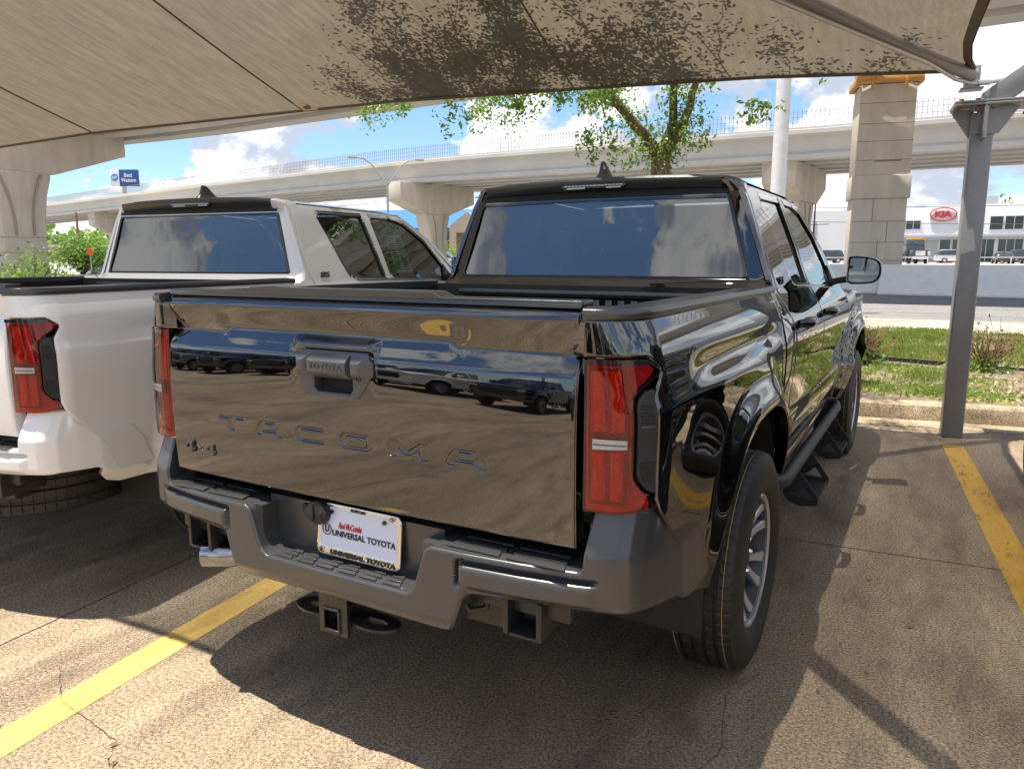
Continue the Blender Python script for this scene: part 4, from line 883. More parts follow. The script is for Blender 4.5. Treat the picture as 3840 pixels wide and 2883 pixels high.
    quarter = [(1.630, .575), (1.776, .575), (1.794, .85), (1.820, 1.12), (1.824, 1.28), (1.806, 1.36), (1.800, 1.45), (1.816, 1.54), (1.856, 1.72), (1.872, 1.752), (1.90, 1.764), (1.83, 1.768), (1.815, 1.75), (1.768, 1.345), (1.745, 1.312), (1.690, 1.296), (1.630, 1.296)]
    apil = [(3.92, 1.232), (3.99, 1.235), (3.60, 1.525), (3.16, 1.757), (2.63, 1.768), (1.88, 1.770), (1.90, 1.764), (2.63, 1.762), (3.125, 1.748), (3.445, 1.596)]
    ra = archpts(FY, .552, .522, .50, .50, 40)
    fend_ = [(3.806, .575), (3.806, .50)]+ra+[(5.10, .50), (5.26, .56), (5.27, .92), (5.22, 1.06), (4.80, 1.155), (4.4, 1.198), (3.931, 1.226), (3.931, 1.0), (3.851, .80)]
    f1 = archpts(FY, .60, .635, .40, .40, 60, p=3.0); f2 = archpts(FY, .516, .546, .40, .40, 60, p=3.0)
    for s in (1, -1):
        fl = (s > 0)
        def sf(off=0., rr=.004, s=s): return lambda u, v, D: (s*(Xs(u, v)+off-edge_round(D, rr) if rr else s*(Xs(u, v)+off)), u, v) if rr else (s*(Xs(u, v)+off), u, v)
        def mk(nm, poly, mat, par, off=0., rr=.004, st=.03, **k): return panel(nm, poly, (lambda u, v, D, s=s: (s*(Xs(u, v)+off-(edge_round(D, rr) if rr else 0)), u, v+0*u)), st, mat, par, flip=(s < 0), bstep=k.pop('bstep', .02), rings=k.pop('rings', (.002, .004)), **k)
        mk('quarter_panel', quarter, mPaint, P, flange=(-s*.02, 0, 0))
        mk('roof_side_rail', apil, mPaint, P, flange=(-s*.02, 0, 0), rings=())
        mk('front_fender', fend_, mPaint, P, flange=(-s*.03, 0, 0), extra=[f1, f2])
        for nm, dp, wn, hy in (('rear_door', rdoor, rwin, 1.97), ('front_door', fdoor, fwin, 2.80)):
            d = mk(nm, dp, mPaint, P, holes=[wn], flange=[(-s*.02, 0, 0), (-s*.02, 0, 0)])
            c_ = np.array(wn).mean(0); g_ = lambda k: [tuple(p) for p in inset(np.array(wn), k)]
            mk('window_trim', g_(-.016), mGlossBlk, d, off=.002, rr=.002, holes=[g_(.009)], rings=(), flange=[None, (-s*.02, 0, 0)])
            mk('window', g_(-.004), mGlassS if nm == 'front_door' else mGlassR2, d, off=-.012, rr=0, rings=())
            h = MB(); pts = [(s*(float(Xs(np.array([hy]), np.array([1.145]))[0])+.004), hy, 1.148)]
            xh = float(Xs(np.array([hy+.1]), np.array([1.145]))[0])
            h.tube([(s*(xh-.006), hy, 1.148), (s*(xh+.030), hy+.02, 1.148), (s*(xh+.038), hy+.07, 1.147), (s*(xh+.038), hy+.14, 1.146), (s*(xh+.030), hy+.19, 1.145), (s*(xh-.004), hy+.21, 1.144)], [.016, .023, .021, .021, .023, .017], 16); h.build('door_handle', mGlossBlk, d, angle=60)
        text('trim_badge', 'SR5', .045, mGlossBlk, P, (s*(float(Xs(np.array([1.93]), np.array([1.335]))[0])+.004), 1.955, 1.335), (0, s, 0), (-.12*s*s, 0, 1), depth=.003, width=.095, bold=.0016, shear=.2)
        # belt moulding
        bm_ = MB(); bm_.loft([[(s*(float(Xs(np.array([y]), np.array([z]))[0])+o), y, z+.0) for z, o in ((z0-.004, .001), (z0-.003, .005), (z0+.007, .005), (z0+.010, .001))] for y, z0 in [(y, np.interp(y, [2.27, 2.7, 3.65], [1.296, 1.286, 1.252])) for y in np.linspace(2.30, 3.66, 16)]]); bm_.build('belt_moulding', mGlossBlk, P, angle=60)
        # mirror
        mo = [(.945, 1.300), (.950, 1.425), (.965, 1.438), (1.075, 1.428), (1.105, 1.412), (1.120, 1.385), (1.122, 1.33), (1.105, 1.295), (1.07, 1.280), (.98, 1.276), (.952, 1.284)]
        mo = smooth_poly(mo, 1).tolist(); cc_ = (1.03, 1.357); mb = MB()
        secs = []
        for sc_, yy in ((.93, 3.512), (.985, 3.505), (1.0, 3.515), (1.0, 3.56), (.93, 3.61), (.72, 3.645), (.3, 3.66)):
            secs.append([(s*(cc_[0]+(a-cc_[0])*sc_*1.08), yy+.03*(a-1.03)/.1, cc_[1]+(b-cc_[1])*sc_*1.08) for a, b in mo])
        mb.loft(secs, closed=True, caps=False); mb.add(secs[-1], [tuple(range(len(mo)))]); mr_ = mb.build('side_mirror', mPaint, P, angle=60)
        MB().add([(s*(cc_[0]+(a-cc_[0])*.935), 3.516+.030*(a-1.03)/.1, cc_[1]+(b-cc_[1])*.935) for a, b in mo], [tuple(range(len(mo)))]).build('mirror_glass', mGlassMir, mr_, flat=True)
        st_ = MB(); st_.loft([[(s*x, y+dy, z+dz) for dy, dz in ((-.03, -.022), (.04, -.022), (.04, .018), (-.03, .018))] for x, y, z in ((.82, 3.60, 1.272), (.87, 3.58, 1.290), (.955, 3.565, 1.305))], closed=True, caps=True); st_.build('mirror_stalk', mPlas, mr_, bevel=.006)
        MB().prism([(3.56, 1.262), (3.72, 1.262), (3.66, 1.32), (3.60, 1.385)], lambda u, v, d: (s*(float(Xs(np.array([u]), np.array([v]))[0])+d), u, v), -.01, .006).build('mirror_sail', mPlas, mr_)
        # running board
        rb_ = MB(); rb_.tube([(s*.86, 1.66, .50), (s*.905, 1.72, .475), (s*.918, 1.80, .470), (s*.918, 3.66, .470), (s*.905, 3.74, .475), (s*.86, 3.80, .50)], .030, 16); run = rb_.build('running_board', M('step_bar_paint', (.035, .035, .037), .5, bump=.2, bscale=300), P, angle=60)
        MB().box(min(s*.80, s*.90), max(s*.80, s*.90), 1.66, 3.80, .52, .575).build('sill', mPaint, P, bevel=.01)
        for y0 in (2.03, 2.98):
            q = MB()
            for yy in (y0, y0+.375):
                o_ = [(.895, .462), (.945, .462), (1.035, .335), (1.030, .300), (.955, .290), (.905, .305), (.875, .345)]; 
                h1 = [(.935, .335), (.985, .325), (.965, .355)]; h2 = [(.905, .37), (.935, .36), (.925, .41)]
                # plate with two cut-outs: outer ring pieces
                q.prism([(.895, .462), (.945, .462), (.985, .405), (.945, .425)], lambda u, v, d: (s*u, d, v), yy, yy+.008); q.prism([(.895, .462), (.945, .425), (.905, .345), (.875, .345)], lambda u, v, d: (s*u, d, v), yy, yy+.008)
                q.prism([(.985, .405), (1.035, .335), (1.005, .335), (.955, .400)], lambda u, v, d: (s*u, d, v), yy, yy+.008); q.prism([(.945, .425), (.985, .405), (.930, .350), (.905, .345)], lambda u, v, d: (s*u, d, v), yy, yy+.008)
                q.prism([(.875, .345), (1.035, .335), (1.030, .300), (.955, .290), (.905, .305)], lambda u, v, d: (s*u, d, v), yy, yy+.008)
            q.box(min(s*.915, s*1.03), max(s*.915, s*1.03), y0, y0+.383, .316, .324)
            for i in range(8):
                x = .925+i*.0135
                for j in range(11): q.box(min(s*x, s*(x+.006)), max(s*x, s*(x+.006)), y0+.02+j*.032, y0+.038+j*.032, .324, .3285)
            q.build('drop_step', mPlas, run, bevel=.0015)
        housing(s, FY, .90, P)
        wheel(P, s*.853, RY, s); wheel(P, s*.853, FY, s)
    # interior
    it = MB(); it.box(-.80, .80, 1.75, 3.9, .55, .60).box(-.78, .78, 3.62, 4.0, .85, 1.24).box(-.72, .72, 1.74, 1.80, .6, 1.28); it.build('cabin_trim', mPlas, P, bevel=.02)
    stt = MB()
    for x in (-.38, .38):
        stt.box(x-.25, x+.25, 2.95, 3.40, .78, .93); stt.loft([[(x+k*w, y, z) for k, y in ((-1, y0), (1, y0), (1, y0+.12), (-1, y0+.12))] for z, y0, w in ((.90, 2.90, .25), (1.15, 2.82, .26), (1.40, 2.76, .22), (1.47, 2.74, .16))], closed=True, caps=True); stt.box(x-.13, x+.13, 2.72, 2.80, 1.50, 1.66)
        stt.box(x-.12, x+.12, 1.90, 1.97, 1.36, 1.50)
    stt.box(-.66, .66, 1.95, 2.40, .78, .90).loft([[(k*w, y, z) for k, y in ((-1, y0), (1, y0), (1, y0+.12), (-1, y0+.12))] for z, y0, w in ((.88, 1.92, .68), (1.15, 1.86, .68), (1.34, 1.84, .62))], closed=True, caps=True)
    stt.build('seat', mSeat, P, bevel=.03, seg=3)
    MB().tube([(-.38+.18*math.cos(a), 3.48+.05*math.sin(a), 1.14+.17*math.sin(a)) for a in np.linspace(0, 2*math.pi, 33)], .014, 8, cap=False).bar((-.38, 3.5, 1.14), (-.38, 3.75, 1.1), .06).bar((-.54, 3.48, 1.14), (-.22, 3.48, 1.14), .03).build('steering_wheel', mPlas, P)
    MB().add([(.30, 3.56, 1.40), (.50, 3.54, 1.40), (.50, 3.54, 1.46), (.30, 3.56, 1.46)], [(0, 1, 2, 3)]).build('rear_view_mirror', mGlossBlk, P, flat=True)
    # window price sheet on the driver's-side-opposite glass (flat paper)
    for s in (1, -1):
        pp = panel('price_sheet', [(2.86, 1.33), (3.10, 1.33), (3.10, 1.60), (2.86, 1.60)], lambda u, v, D, s=s: (s*(Xs(u, v)-.016), u, v), .05, M('paper', (.62, .66, .62), .7), P, flip=(s < 0))
        ln_ = MB()
        for i in range(14):
            v0 = 1.35+i*.017
            for a_, b_ in ((2.875, 2.97), (2.99, 3.085)):
                b2 = b_-random.uniform(0, .04); ln_.add([(s*(float(Xs(np.array([a_]), np.array([z]))[0])-.0145), a_ if k == 0 else b2, z) for k, z in ((0, v0), (1, v0), (1, v0+.006), (0, v0+.006))], [(0, 1, 2, 3)])
        ln_.build('printed_lines', mInk, pp, recalc=False, flat=True)
mGlassR2 = glassmat('rear_side_glass', (.42, .50, .48), .45, extra=.09, wave=.003)
random.seed(11)
truck, gate, bump = build_truck(); build_cab(truck)
tag(truck, 'glossy black crew cab pickup backed toward the viewer with a step bumper', 'pickup truck', 'pickup trucks parked under the canopy')
# the white one beside it
wt = copy_tree(truck); wt.location = (-2.387, -.132, 0); wt.rotation_euler = (0, 0, R(8.16)); tag(wt, 'white crew cab pickup with a white rear bumper, parked left of the black one', 'pickup truck', 'pickup trucks parked under the canopy')
def repaint(o, src, dst):
    for i, sl_ in enumerate(o.material_slots):
        if sl_.material in src: sl_.link = 'OBJECT'; sl_.material = dst
    for c in o.children: repaint(c, src, dst)
repaint(wt, [mPaint], mWhite)
for o in list(wt.children):
    if o.name.startswith('rear_bumper'): o.material_slots[0].link = 'OBJECT'; o.material_slots[0].material = mWhite
    if o.name.startswith('shark_fin'): repaint(o, [mWhite], mPlas); o.material_slots[0].material = mSatin
# the spare wheel hanging low behind the white truck's bumper
sp_t = MB(); prf = [(-.12, .25), (-.125, .31), (-.11, .36), (-.10, .378), (-.06, .385), (-.055, .378), (-.045, .378), (-.04, .385), (-.006, .385), (0, .377), (.006, .385), (.04, .385), (.045, .378), (.055, .378), (.06, .385), (.10, .378), (.11, .36), (.125, .31), (.12, .25)]
sp_t.lathe(prf, 96, (0, .42, .465), 'Z'); sp_t.lathe([(-.06, .02), (-.05, .2), (-.11, .24), (.11, .24)], 48, (0, .42, .465), 'Z')
for a in np.arange(0, 2*math.pi, .11): sp_t.bar((math.cos(a)*.384, .42+math.sin(a)*.384, .37), (math.cos(a+.03)*.384, .42+math.sin(a+.03)*.384, .56), .003, .005)
sp2 = sp_t.build('spare_wheel', mRub, wt); sp2.location = (.30, .0, .0)
# pickups standing behind the viewer (seen as reflections)
for i, (x, y, rz, mt_) in enumerate([(3.42, 4.55, 6, mPaint)]+[(7.9-i*3.05, -9.2+.1*(i % 3), 180, (mWhite, mPaint, mPaint, None, mPaint)[i % 5]) for i in range(11)]):
    c = copy_tree(truck); c.location = (x, y-5.4, 0); c.rotation_euler = (0, 0, R(rz) if rz < 90 else 0); 
    if mt_ is None: repaint(c, [mPaint], M('grey_metallic_paint', (.12, .125, .13), .3, coat=1))
    elif mt_ is mWhite: repaint(c, [mPaint], mWhite)
    tag(c, (['black pickup in the next bay right of the near black one, past the yellow line']+[f'pickup facing the viewer from behind, {n_} from the right in its row' for n_ in ('first', 'second', 'third', 'fourth', 'fifth', 'sixth', 'seventh', 'eighth', 'ninth', 'tenth', 'eleventh')])[i], 'pickup truck', 'pickups in the row behind the viewer' if i else 'pickup trucks parked under the canopy')
# ------------------------------------------------------------ background
def pline(P, t):
    x = t*(len(P)-1); i = min(int(x), len(P)-2); return np.array(P[i])*(1-(x-i))+np.array(P[i+1])*(x-i)
# far overpass
def deckpath(P, n):
    P = np.array(P, float); seg = np.concatenate([[0], np.cumsum(np.linalg.norm(np.diff(P, axis=0), axis=1))]); s = np.linspace(0, seg[-1], n); Q = np.stack([np.interp(s, seg, P[:, k]) for k in range(3)], 1)
    k = max(3, n//24); ker = np.ones(k)/k; Qp = np.pad(Q, ((k, k), (0, 0)), mode='reflect', reflect_type='odd'); Q = np.stack([np.convolve(Qp[:, j], ker, mode='same')[k:-k] for j in range(3)], 1)
    T_ = np.gradient(Q[:, :2], axis=0); T_ /= np.linalg.norm(T_, axis=1)[:, None]; return Q, np.stack([-T_[:, 1], T_[:, 0]], 1)
ov = empty('overpass', (0, 44, 0)); tag(ov, 'long concrete overpass still being built, its deck topped with bare rebar, crossing behind both pickups', 'overpass')
def rel(p, o): return (p[0]-o[0], p[1]-o[1], p[2]-o[2])
PA = [(-260, 108, 8.0), (-190, 84, 7.6), (-130, 65.5, 7.3), (-69.5, 53.2, 7.28), (-34.5, 46.0, 7.05), (-13.5, 43.6, 6.70), (4.4, 43.9, 6.72), (40, 47, 6.9), (80, 52, 7.2)]
Q, Nr = deckpath(PA, 120); O_ = (0, 44, 0)
def sweep(sec, name, mat, par, Q, Nr, O_, closed=True, angle=30):
    return MB().loft([[rel((q[0]+n[0]*a, q[1]+n[1]*a, q[2]+b), O_) for a, b in sec] for q, n in zip(Q, Nr)], closed=closed, caps=closed).build(name, mat, par, angle=angle)
sweep([(-.35, 1.30), (-.35, 1.52), (-.28, 1.54), (-.28, 1.66), (9.4, 1.66), (9.4, 1.30)], 'deck', mBridge2, ov, Q, Nr, O_)
sec = [(0, 0), (0, .26), (.16, .38), (.10, .52), (.10, 1.12), (.0, 1.30), (.9, 1.30), (.8, 1.1), (.8, .5), (.74, .38), (.9, .26), (.9, 0)]
for k in range(5): sweep([(a+k*2.1, b) for a, b in sec], 'girder', mBridge2, ov, Q, Nr, O_)
rb = MB(); Q2, N2 = deckpath(PA, 1500)
for i, (q, n) in enumerate(zip(Q2, N2)):
    if q[0] < -150 or q[0] > 30: continue
    x, y = q[0]+n[0]*.05, q[1]+n[1]*.05; rb.box(x-.011-O_[0], x+.011-O_[0], y-.011-O_[1], y+.011-O_[1], q[2]+1.6, q[2]+2.62)
for z in (2.25, 2.50, 1.95):
    pts = [rel((q[0]+n[0]*.08, q[1]+n[1]*.08, q[2]+z), O_) for q, n in zip(Q, Nr)]; rb.tube(pts, .011, 4)
rb.build('rebar_fence', M('rusty_rebar', (.24, .18, .16), .8), ov, recalc=False, flat=True)
def pier(name, loc, rz, colw, cold, capz, toph, capw, label, capd=None, taper=1.0, grp=None, base=0):
    p = empty(name, loc, rz); tag(p, label, 'bridge pier', grp); capd = capd or cold
    m = MB(); secs = []
    for z, k in ((0, 1), (capz-3.2, 1), (capz-2.0, 1.03), (capz-1.0, 1.16), (capz-.25, 1.42), (capz, 1.45)):
        secs.append([(x*k, y, z) for x, y in ((-colw/2, -cold/2+.12), (-colw/2+.12, -cold/2), (colw/2-.12, -cold/2), (colw/2, -cold/2+.12), (colw/2, cold/2-.12), (colw/2-.12, cold/2), (-colw/2+.12, cold/2), (-colw/2, cold/2-.12))])
    m.loft(secs, closed=True, caps=True); m.build('pier_column', mBridge, p, angle=40)
    q = MB(); w2 = capw/2; q.prism([(-colw*.72, capz), (colw*.72, capz), (w2, capz+.95), (w2, toph), (-w2, toph), (-w2, capz+.95)], lambda u, v, d: (u, d, v), -capd/2, capd/2); q.build('pier_cap', mBridge, p, bevel=.03)
    j = MB(); j.box(-colw*.75, colw*.75, -cold/2-.012, -cold/2+.02, capz-.03, capz+.02)
    for sx in (-1, 1): j.tube([(sx*(.28+.0*t), -cold/2-.01, z) if False else (sx*(.34+.34*max(0, (z-(capz-2.2))/2.2)**2), -cold/2-.01, z) for t, z in enumerate(np.linspace(capz-2.6, capz-.1, 9))], .045, 6)
    for z in np.arange(.9, capz-2.4, 1.1): j.box(-colw/2-.008, colw/2+.008, -cold/2-.008, cold/2+.008, z, z+.025)
    j.build('formwork_joint', M('joint_shadow_line', (.30, .26, .20), .8), p); return p
pier('bridge_pier', (-34.5, 49.0, 0), R(78.5), 1.75, 1.5, 4.75, 7.05, 8.0, 'flared concrete pier with a wide cap carrying the far overpass between the two cabs', 1.6, grp='piers of the far overpass')
pier('bridge_pier', (-6.7, 47.7, 0), R(84), 2.2, 1.6, 4.6, 6.72, 7.0, 'flared concrete pier with stained cap half hidden behind the round white pole', 1.9, grp='piers of the far overpass')
pier('bridge_pier', (-96, 63, 0), R(75), 2.4, 1.8, 4.7, 7.35, 7.6, 'farthest pier cap poking out right of the near left pier under the far overpass', 2.6, grp='piers of the far overpass')
# near overpass: deck crossing overhead, left pier
O2 = (-20, 26, 0); ov2 = empty('overpass', O2); tag(ov2, 'nearer concrete overpass seen from below, above the canopy edge at both upper corners', 'overpass')
PB = [(-90, 22.5, 8.45), (-60, 24.8, 8.45), (-36, 26.3, 8.5), (-20, 26.6, 8.8), (3, 26.6, 9.2), (20, 28, 9.5), (60, 34, 10)]
Qb, Nb = deckpath(PB, 60)
sweep([(-4.2, 1.2), (-4.2, 1.55), (4.2, 1.55), (4.2, 1.2)], 'deck', mBridge2, ov2, Qb, Nb, O2)
for k in range(4): sweep([(a*1.3-3.9+k*2.15, b) for a, b in sec], 'girder', mBridge2, ov2, Qb, Nb, O2)
lp_ = empty('bridge_pier', (-43.4, 22.6, 0), R(96)); tag(lp_, 'massive near concrete pier at the left edge with a hammerhead cap just below the canopy', 'bridge pier')
m = MB(); secs = []
for z, k in ((0, 1), (2.4, 1), (3.6, 1.05), (4.8, 1.2), (5.7, 1.42), (6.0, 1.45)): secs.append([(x*k-1.2, y, z) for x, y in ((-1.3, -1.3+.15), (-1.15, -1.3), (1.15, -1.3), (1.3, -1.15), (1.3, 1.15), (1.15, 1.3), (-1.15, 1.3), (-1.3, 1.15))])
m.loft(secs, closed=True, caps=True); m.build('pier_column', mBridge, lp_, angle=40)
MB().prism([(-3.2, 6.0), (.9, 6.0), (5.6, 7.5), (5.6, 8.75), (-8, 8.75), (-8, 7.5)], lambda u, v, d: (u, d, v), -1.3, 1.3).build('pier_cap', mBridge, lp_, bevel=.04)
j = MB()
for sx in (-1, 1): j.tube([(-1.2+sx*(.5+.75*max(0, (z-3.0)/3)**2), 1.36, z) for z in np.linspace(2.6, 5.9, 10)], .06, 6)
for sx in (-1, 1): j.tube([(-1.2+sx*(.5+.75*max(0, (z-3.0)/3)**2), -1.36, z) for z in np.linspace(2.6, 5.9, 10)], .06, 6)
for z in (.8, 1.7, 2.5): j.box(-2.515, .115, -1.315, 1.315, z, z+.03)
j.build('formwork_joint', M('joint_shadow_line', (.30, .26, .20), .8), lp_)
# right pier under construction (no cap yet) with timber collar
rp = empty('bridge_pier', (-1.02, 32.2, 0), R(14)); tag(rp, 'unfinished rectangular concrete pier with an orange timber collar, right of the round white pole', 'bridge pier')
m = MB(); w, d_ = 1.02, .85
m.box(-w*.93, w*.93, -d_*.93, d_*.93, 0, 3.62); m.box(-w*1.01, w*1.01, -d_*1.01, d_*1.01, 3.62, 4.50); m.box(-w*.955, w*.955, -d_*.955, d_*.955, 4.50, 7.85); m.box(-w*1.0, w*1.0, -d_, d_, 8.12, 12)
m.build('pier_column', mBridge, rp, bevel=.03)
m = MB(); m.box(-1.15, 1.15, -1.02, -.86, 7.85, 8.12).box(-1.15, 1.15, .86, 1.02, 7.85, 8.12).box(-1.18, -1.03, -.86, .86, 7.85, 8.12).box(1.03, 1.18, -.86, .86, 7.85, 8.12)
for x in (-.62, .55): m.box(x-.05, x+.05, -1.06, -1.02, 7.62, 8.15)
m.build('timber_collar', mWood, rp, bevel=.01)
m = MB()
for i, z in enumerate((.55, 1.25, 1.95, 2.75)):
    m.box(-.97, .97, -.797, -.78, z, z+.022)
    for x in ([-.25, .0, .3][i % 3:i % 3+1]): m.box(x-.012, x+.012, -.798, -.78, z, z+.8 if z < 2.6 else z+.85)
for z in (5.05, 5.75, 6.4, 7.15): m.box(-.985, .985, -.818, -.80, z, z+.02)
m.box(-.35, .6, -.826, -.81, 5.0, 5.06); m.build('formwork_joint', M('joint_line_dark', (.24, .19, .13), .9), rp)
# round pole in front of the far overpass
pp = MB(); pp.lathe([(0, .30), (.3, .30), (.3, .185), (2, .18), (6, .165), (13, .13), (13, 0)], 32, (0, 0, 0), 'Z'); po = pp.build('light_pole', M('white_weathered_concrete', (.62, .62, .63), .55, var=.12, vscale=6, bump=.3, bscale=20), None); po.location = (-2.17, 17.95, 0); tag(po, 'thick round white pole rising behind the black pickup, between the tree and the timber-collared pier', 'pole')
# concrete barriers
def barrier_mesh(L_=5.9, h=1.09):
    pr = [(-.31, 0), (-.31, .08), (-.17, .34), (-.105, h), (.105, h), (.17, .34), (.31, .08), (.31, 0)]
    m = MB(); m.loft([[(x, y*(1 if abs(x) < L_/2-.01 else .96), z) for y, z in pr] for x in (-L_/2, -L_/2+.03, L_/2-.03, L_/2)], caps=True, closed=True)
    return m
mBar = M('barrier_concrete', (.76, .75, .73), .7, var=.07, vscale=3, bump=.2, bscale=15)
b0 = barrier_mesh().build('concrete_barrier', mBar, None, bevel=.012)
k = 0
names = ['first', 'second', 'third', 'fourth', 'fifth', 'sixth', 'seventh', 'eighth', 'ninth', 'tenth', 'eleventh', 'twelfth', 'thirteenth', 'fourteenth', 'fifteenth', 'sixteenth', 'seventeenth', 'eighteenth']
xs = 8.35
for i in range(17):
    b = b0 if i == 0 else b0.copy()
    if i: COL.objects.link(b)
    x = xs-i*5.96; y = 28.95-.135*(x-6) if i < 2 else 30.7-.10*(x+2); b.location = (x, y, .02); b.rotation_euler = (0, 0, -math.atan(.13)+random.uniform(-.006, .006))
    tag(b, f'white concrete road barrier, {names[i]} from the right end of its row', 'barrier', 'concrete barriers along the far side of the road')
# ---------------- vegetation
def leaves(n, pick, sz, rng, asp=.5):
    V = np.zeros((n, 4, 3)); 
    for i in range(n):
        c = pick(); d = rng.normal(size=3); d[2] -= .3; d /= np.linalg.norm(d); e = np.cross(d, rng.normal(size=3)); e /= np.linalg.norm(e); s = sz*rng.uniform(.6, 1.35)
        V[i] = [c-d*s*.5, c+e*s*asp*.5+d*s*.05, c+d*s*.6, c-e*s*asp*.5+d*s*.05]
    return V.reshape(-1, 3).tolist(), [(4*i, 4*i+1, 4*i+2, 4*i+3) for i in range(n)]
rng = np.random.default_rng(7)
tr = empty('crape_tree', (-1.75, 8.35, .12)); tag(tr, 'leaning multi-limbed tree with small green leaves growing in the island beyond the canopy edge', 'tree')
def limb(pts, r0, r1, m): 
    pts = [np.array(p, float) for p in pts]; P_ = []
    for i in range(len(pts)-1):
        for t in np.linspace(0, 1, 5)[:-1]: P_.append(pts[i]*(1-t)+pts[i+1]*t+rng.normal(size=3)*.012)
    P_.append(pts[-1]); n = len(P_); m.tube(P_, [r0+(r1-r0)*i/(n-1) for i in range(n)], 9); return P_
tk = MB(); tips = []
limb([(0, 0, -.1), (-.02, .0, 1.2), (-.10, 0, 2.2), (-.16, 0, 2.62)], .16, .125, tk)
LM = [[(-.16, 0, 2.6), (-.36, -.1, 2.9), (-.62, -.35, 3.25), (-.85, -.65, 3.62), (-1.4, -1.2, 4.3), (-2.0, -1.8, 5.0)], [(-.16, 0, 2.6), (-.02, .05, 3.0), (.03, -.1, 3.5), (.1, -.4, 4.2), (.0, -1.0, 5.2)], [(-.14, 0, 2.62), (.12, .05, 2.95), (.30, -.05, 3.5), (.62, -.5, 4.3), (1.2, -1.2, 5.0)]]
LP = []
for l_, r in zip(LM, (.088, .075, .068)): LP.append(limb(l_, r, .02, tk))
# secondary branches
BR = []
def branch(a, b, r=.016, sub=4):
    a = np.array(a, float); b = np.array(b, float); md = (a+b)/2+rng.normal(size=3)*.12; q = limb([a, md, b], r, .004, tk); BR.append(q)
    for _ in range(sub):
        i = rng.integers(3, len(q)); c = q[i]; e = c+(b-a)/max(np.linalg.norm(b-a), .1)*rng.uniform(.15, .45)+rng.normal(size=3)*[.25, .25, .2]; BR.append(limb([c, (c+e)/2+rng.normal(size=3)*.03, e], .006, .002, tk))
tgt = [(rng.uniform(-1.5, 1.15), rng.uniform(-5.1, -3.6), rng.uniform(3.35, 3.9)) for _ in range(34)]+[(-1.5, -4.9, 3.9), (-.9, -5.2, 4.1), (.2, -4.9, 4.1), (1.3, -4.2, 3.9), (2.4, -3.3, 3.5), (1.9, -3.6, 3.6), (-2.0, -4.2, 3.7), (-3.2, -2.6, 3.4), (-2.6, -3.3, 3.6), (-3.0, -1.6, 3.4), (-2.6, -.6, 3.5), (-1.7, -1.2, 3.45), (-1.0, -1.0, 3.5), (-.3, -1.2, 3.4), (.5, -.9, 3.5), (1.0, -1.6, 3.55), (-.9, .3, 4.6), (.8, .6, 4.8), (-2.2, .4, 4.4), (1.7, -.3, 4.4), (-.6, -2.0, 5.0), (-1.2, -3.2, 3.9), (0, -3, 3.9)]
for t_ in tgt:
    t_ = np.array(t_, float); best = min(((np.linalg.norm(p-t_), tuple(p)) for l_ in LP for p in l_[len(l_)//3:]), key=lambda q: q[0]); branch(best[1], t_, .018, 5)
tk.v = [(v[0], v[1], v[2]) if not (v[1]+8.35 < 5.02+.115*(v[0]-1.75)) else (v[0], v[1], max(v[2], 2.93+.335*(5.02+.115*(v[0]-1.75)-v[1]-8.35)-.12+.03)) for v in tk.v]; tk.build('trunk', mBark, tr, angle=60)
tips = [p for q in BR for p in q[2:]]
def pk():
    p = tips[rng.integers(len(tips))]; return p+rng.normal(size=3)*[.09, .09, .07]
V, F = leaves(56000, pk, .05, rng)
# leafy shoots low on the limbs and fork
sh = [p for l_ in LP for p in l_[:12]]
def pk2(): p = sh[rng.integers(len(sh))]; return p+rng.normal(size=3)*[.12, .12, .13]
V2, F2 = leaves(2600, pk2, .055, rng); k0 = len(V); V += V2; F += [tuple(a+k0 for a in f) for f in F2]
# hanging sprays seen under the canopy edge
hp = []
for (x, y, z0, z1) in ((-3.55, -1.85, 3.5, 3.22), (-3.0, -1.85, 3.5, 3.25), (-2.3, -1.85, 3.6, 2.95), (-2.1, -1.8, 3.6, 3.0), (-1.35, -1.85, 3.6, 3.0), (-1.15, -1.85, 3.6, 3.02), (-.75, -1.8, 3.6, 3.1), (-.30, -1.8, 3.5, 3.1), (.9, -1.9, 3.6, 3.2), (2.0, -1.9, 3.6, 3.1), (-.55, -.9, 3.1, 2.62), (-.8, -1.0, 3.0, 2.70), (-.35, -.7, 2.95, 2.5), (.45, -.5, 3.1, 2.75), (1.2, -.6, 3.2, 3.0)):
    n = 26
    for i in range(n): t = i/n; hp.append(np.array([x+rng.normal()*.10, y+rng.normal()*.1, z0-.12-(z0-.12-(z1-.12))*t+rng.normal()*.03]))
V3, F3 = leaves(2600, lambda: hp[rng.integers(len(hp))]+rng.normal(size=3)*.03, .058, rng); k0 = len(V); V += V3; F += [tuple(a+k0 for a in f) for f in F3]
def above(p, o=8.35):
    yw = p[1]+o; xw = p[0]-1.75; ye = 5.02+.115*xw
    return max(0, (2.93+.335*(ye-yw)-.12)-p[2]) if yw < ye else 0
for q in range(0, len(V), 4):
    d_ = above(V[q]); V[q:q+4] = [(a, b, c+(d_+.02 if d_ > 0 else 0)) for a, b, c in V[q:q+4]]
MB().add(V, F).build('crown', mLeaf, tr, recalc=False, flat=True)
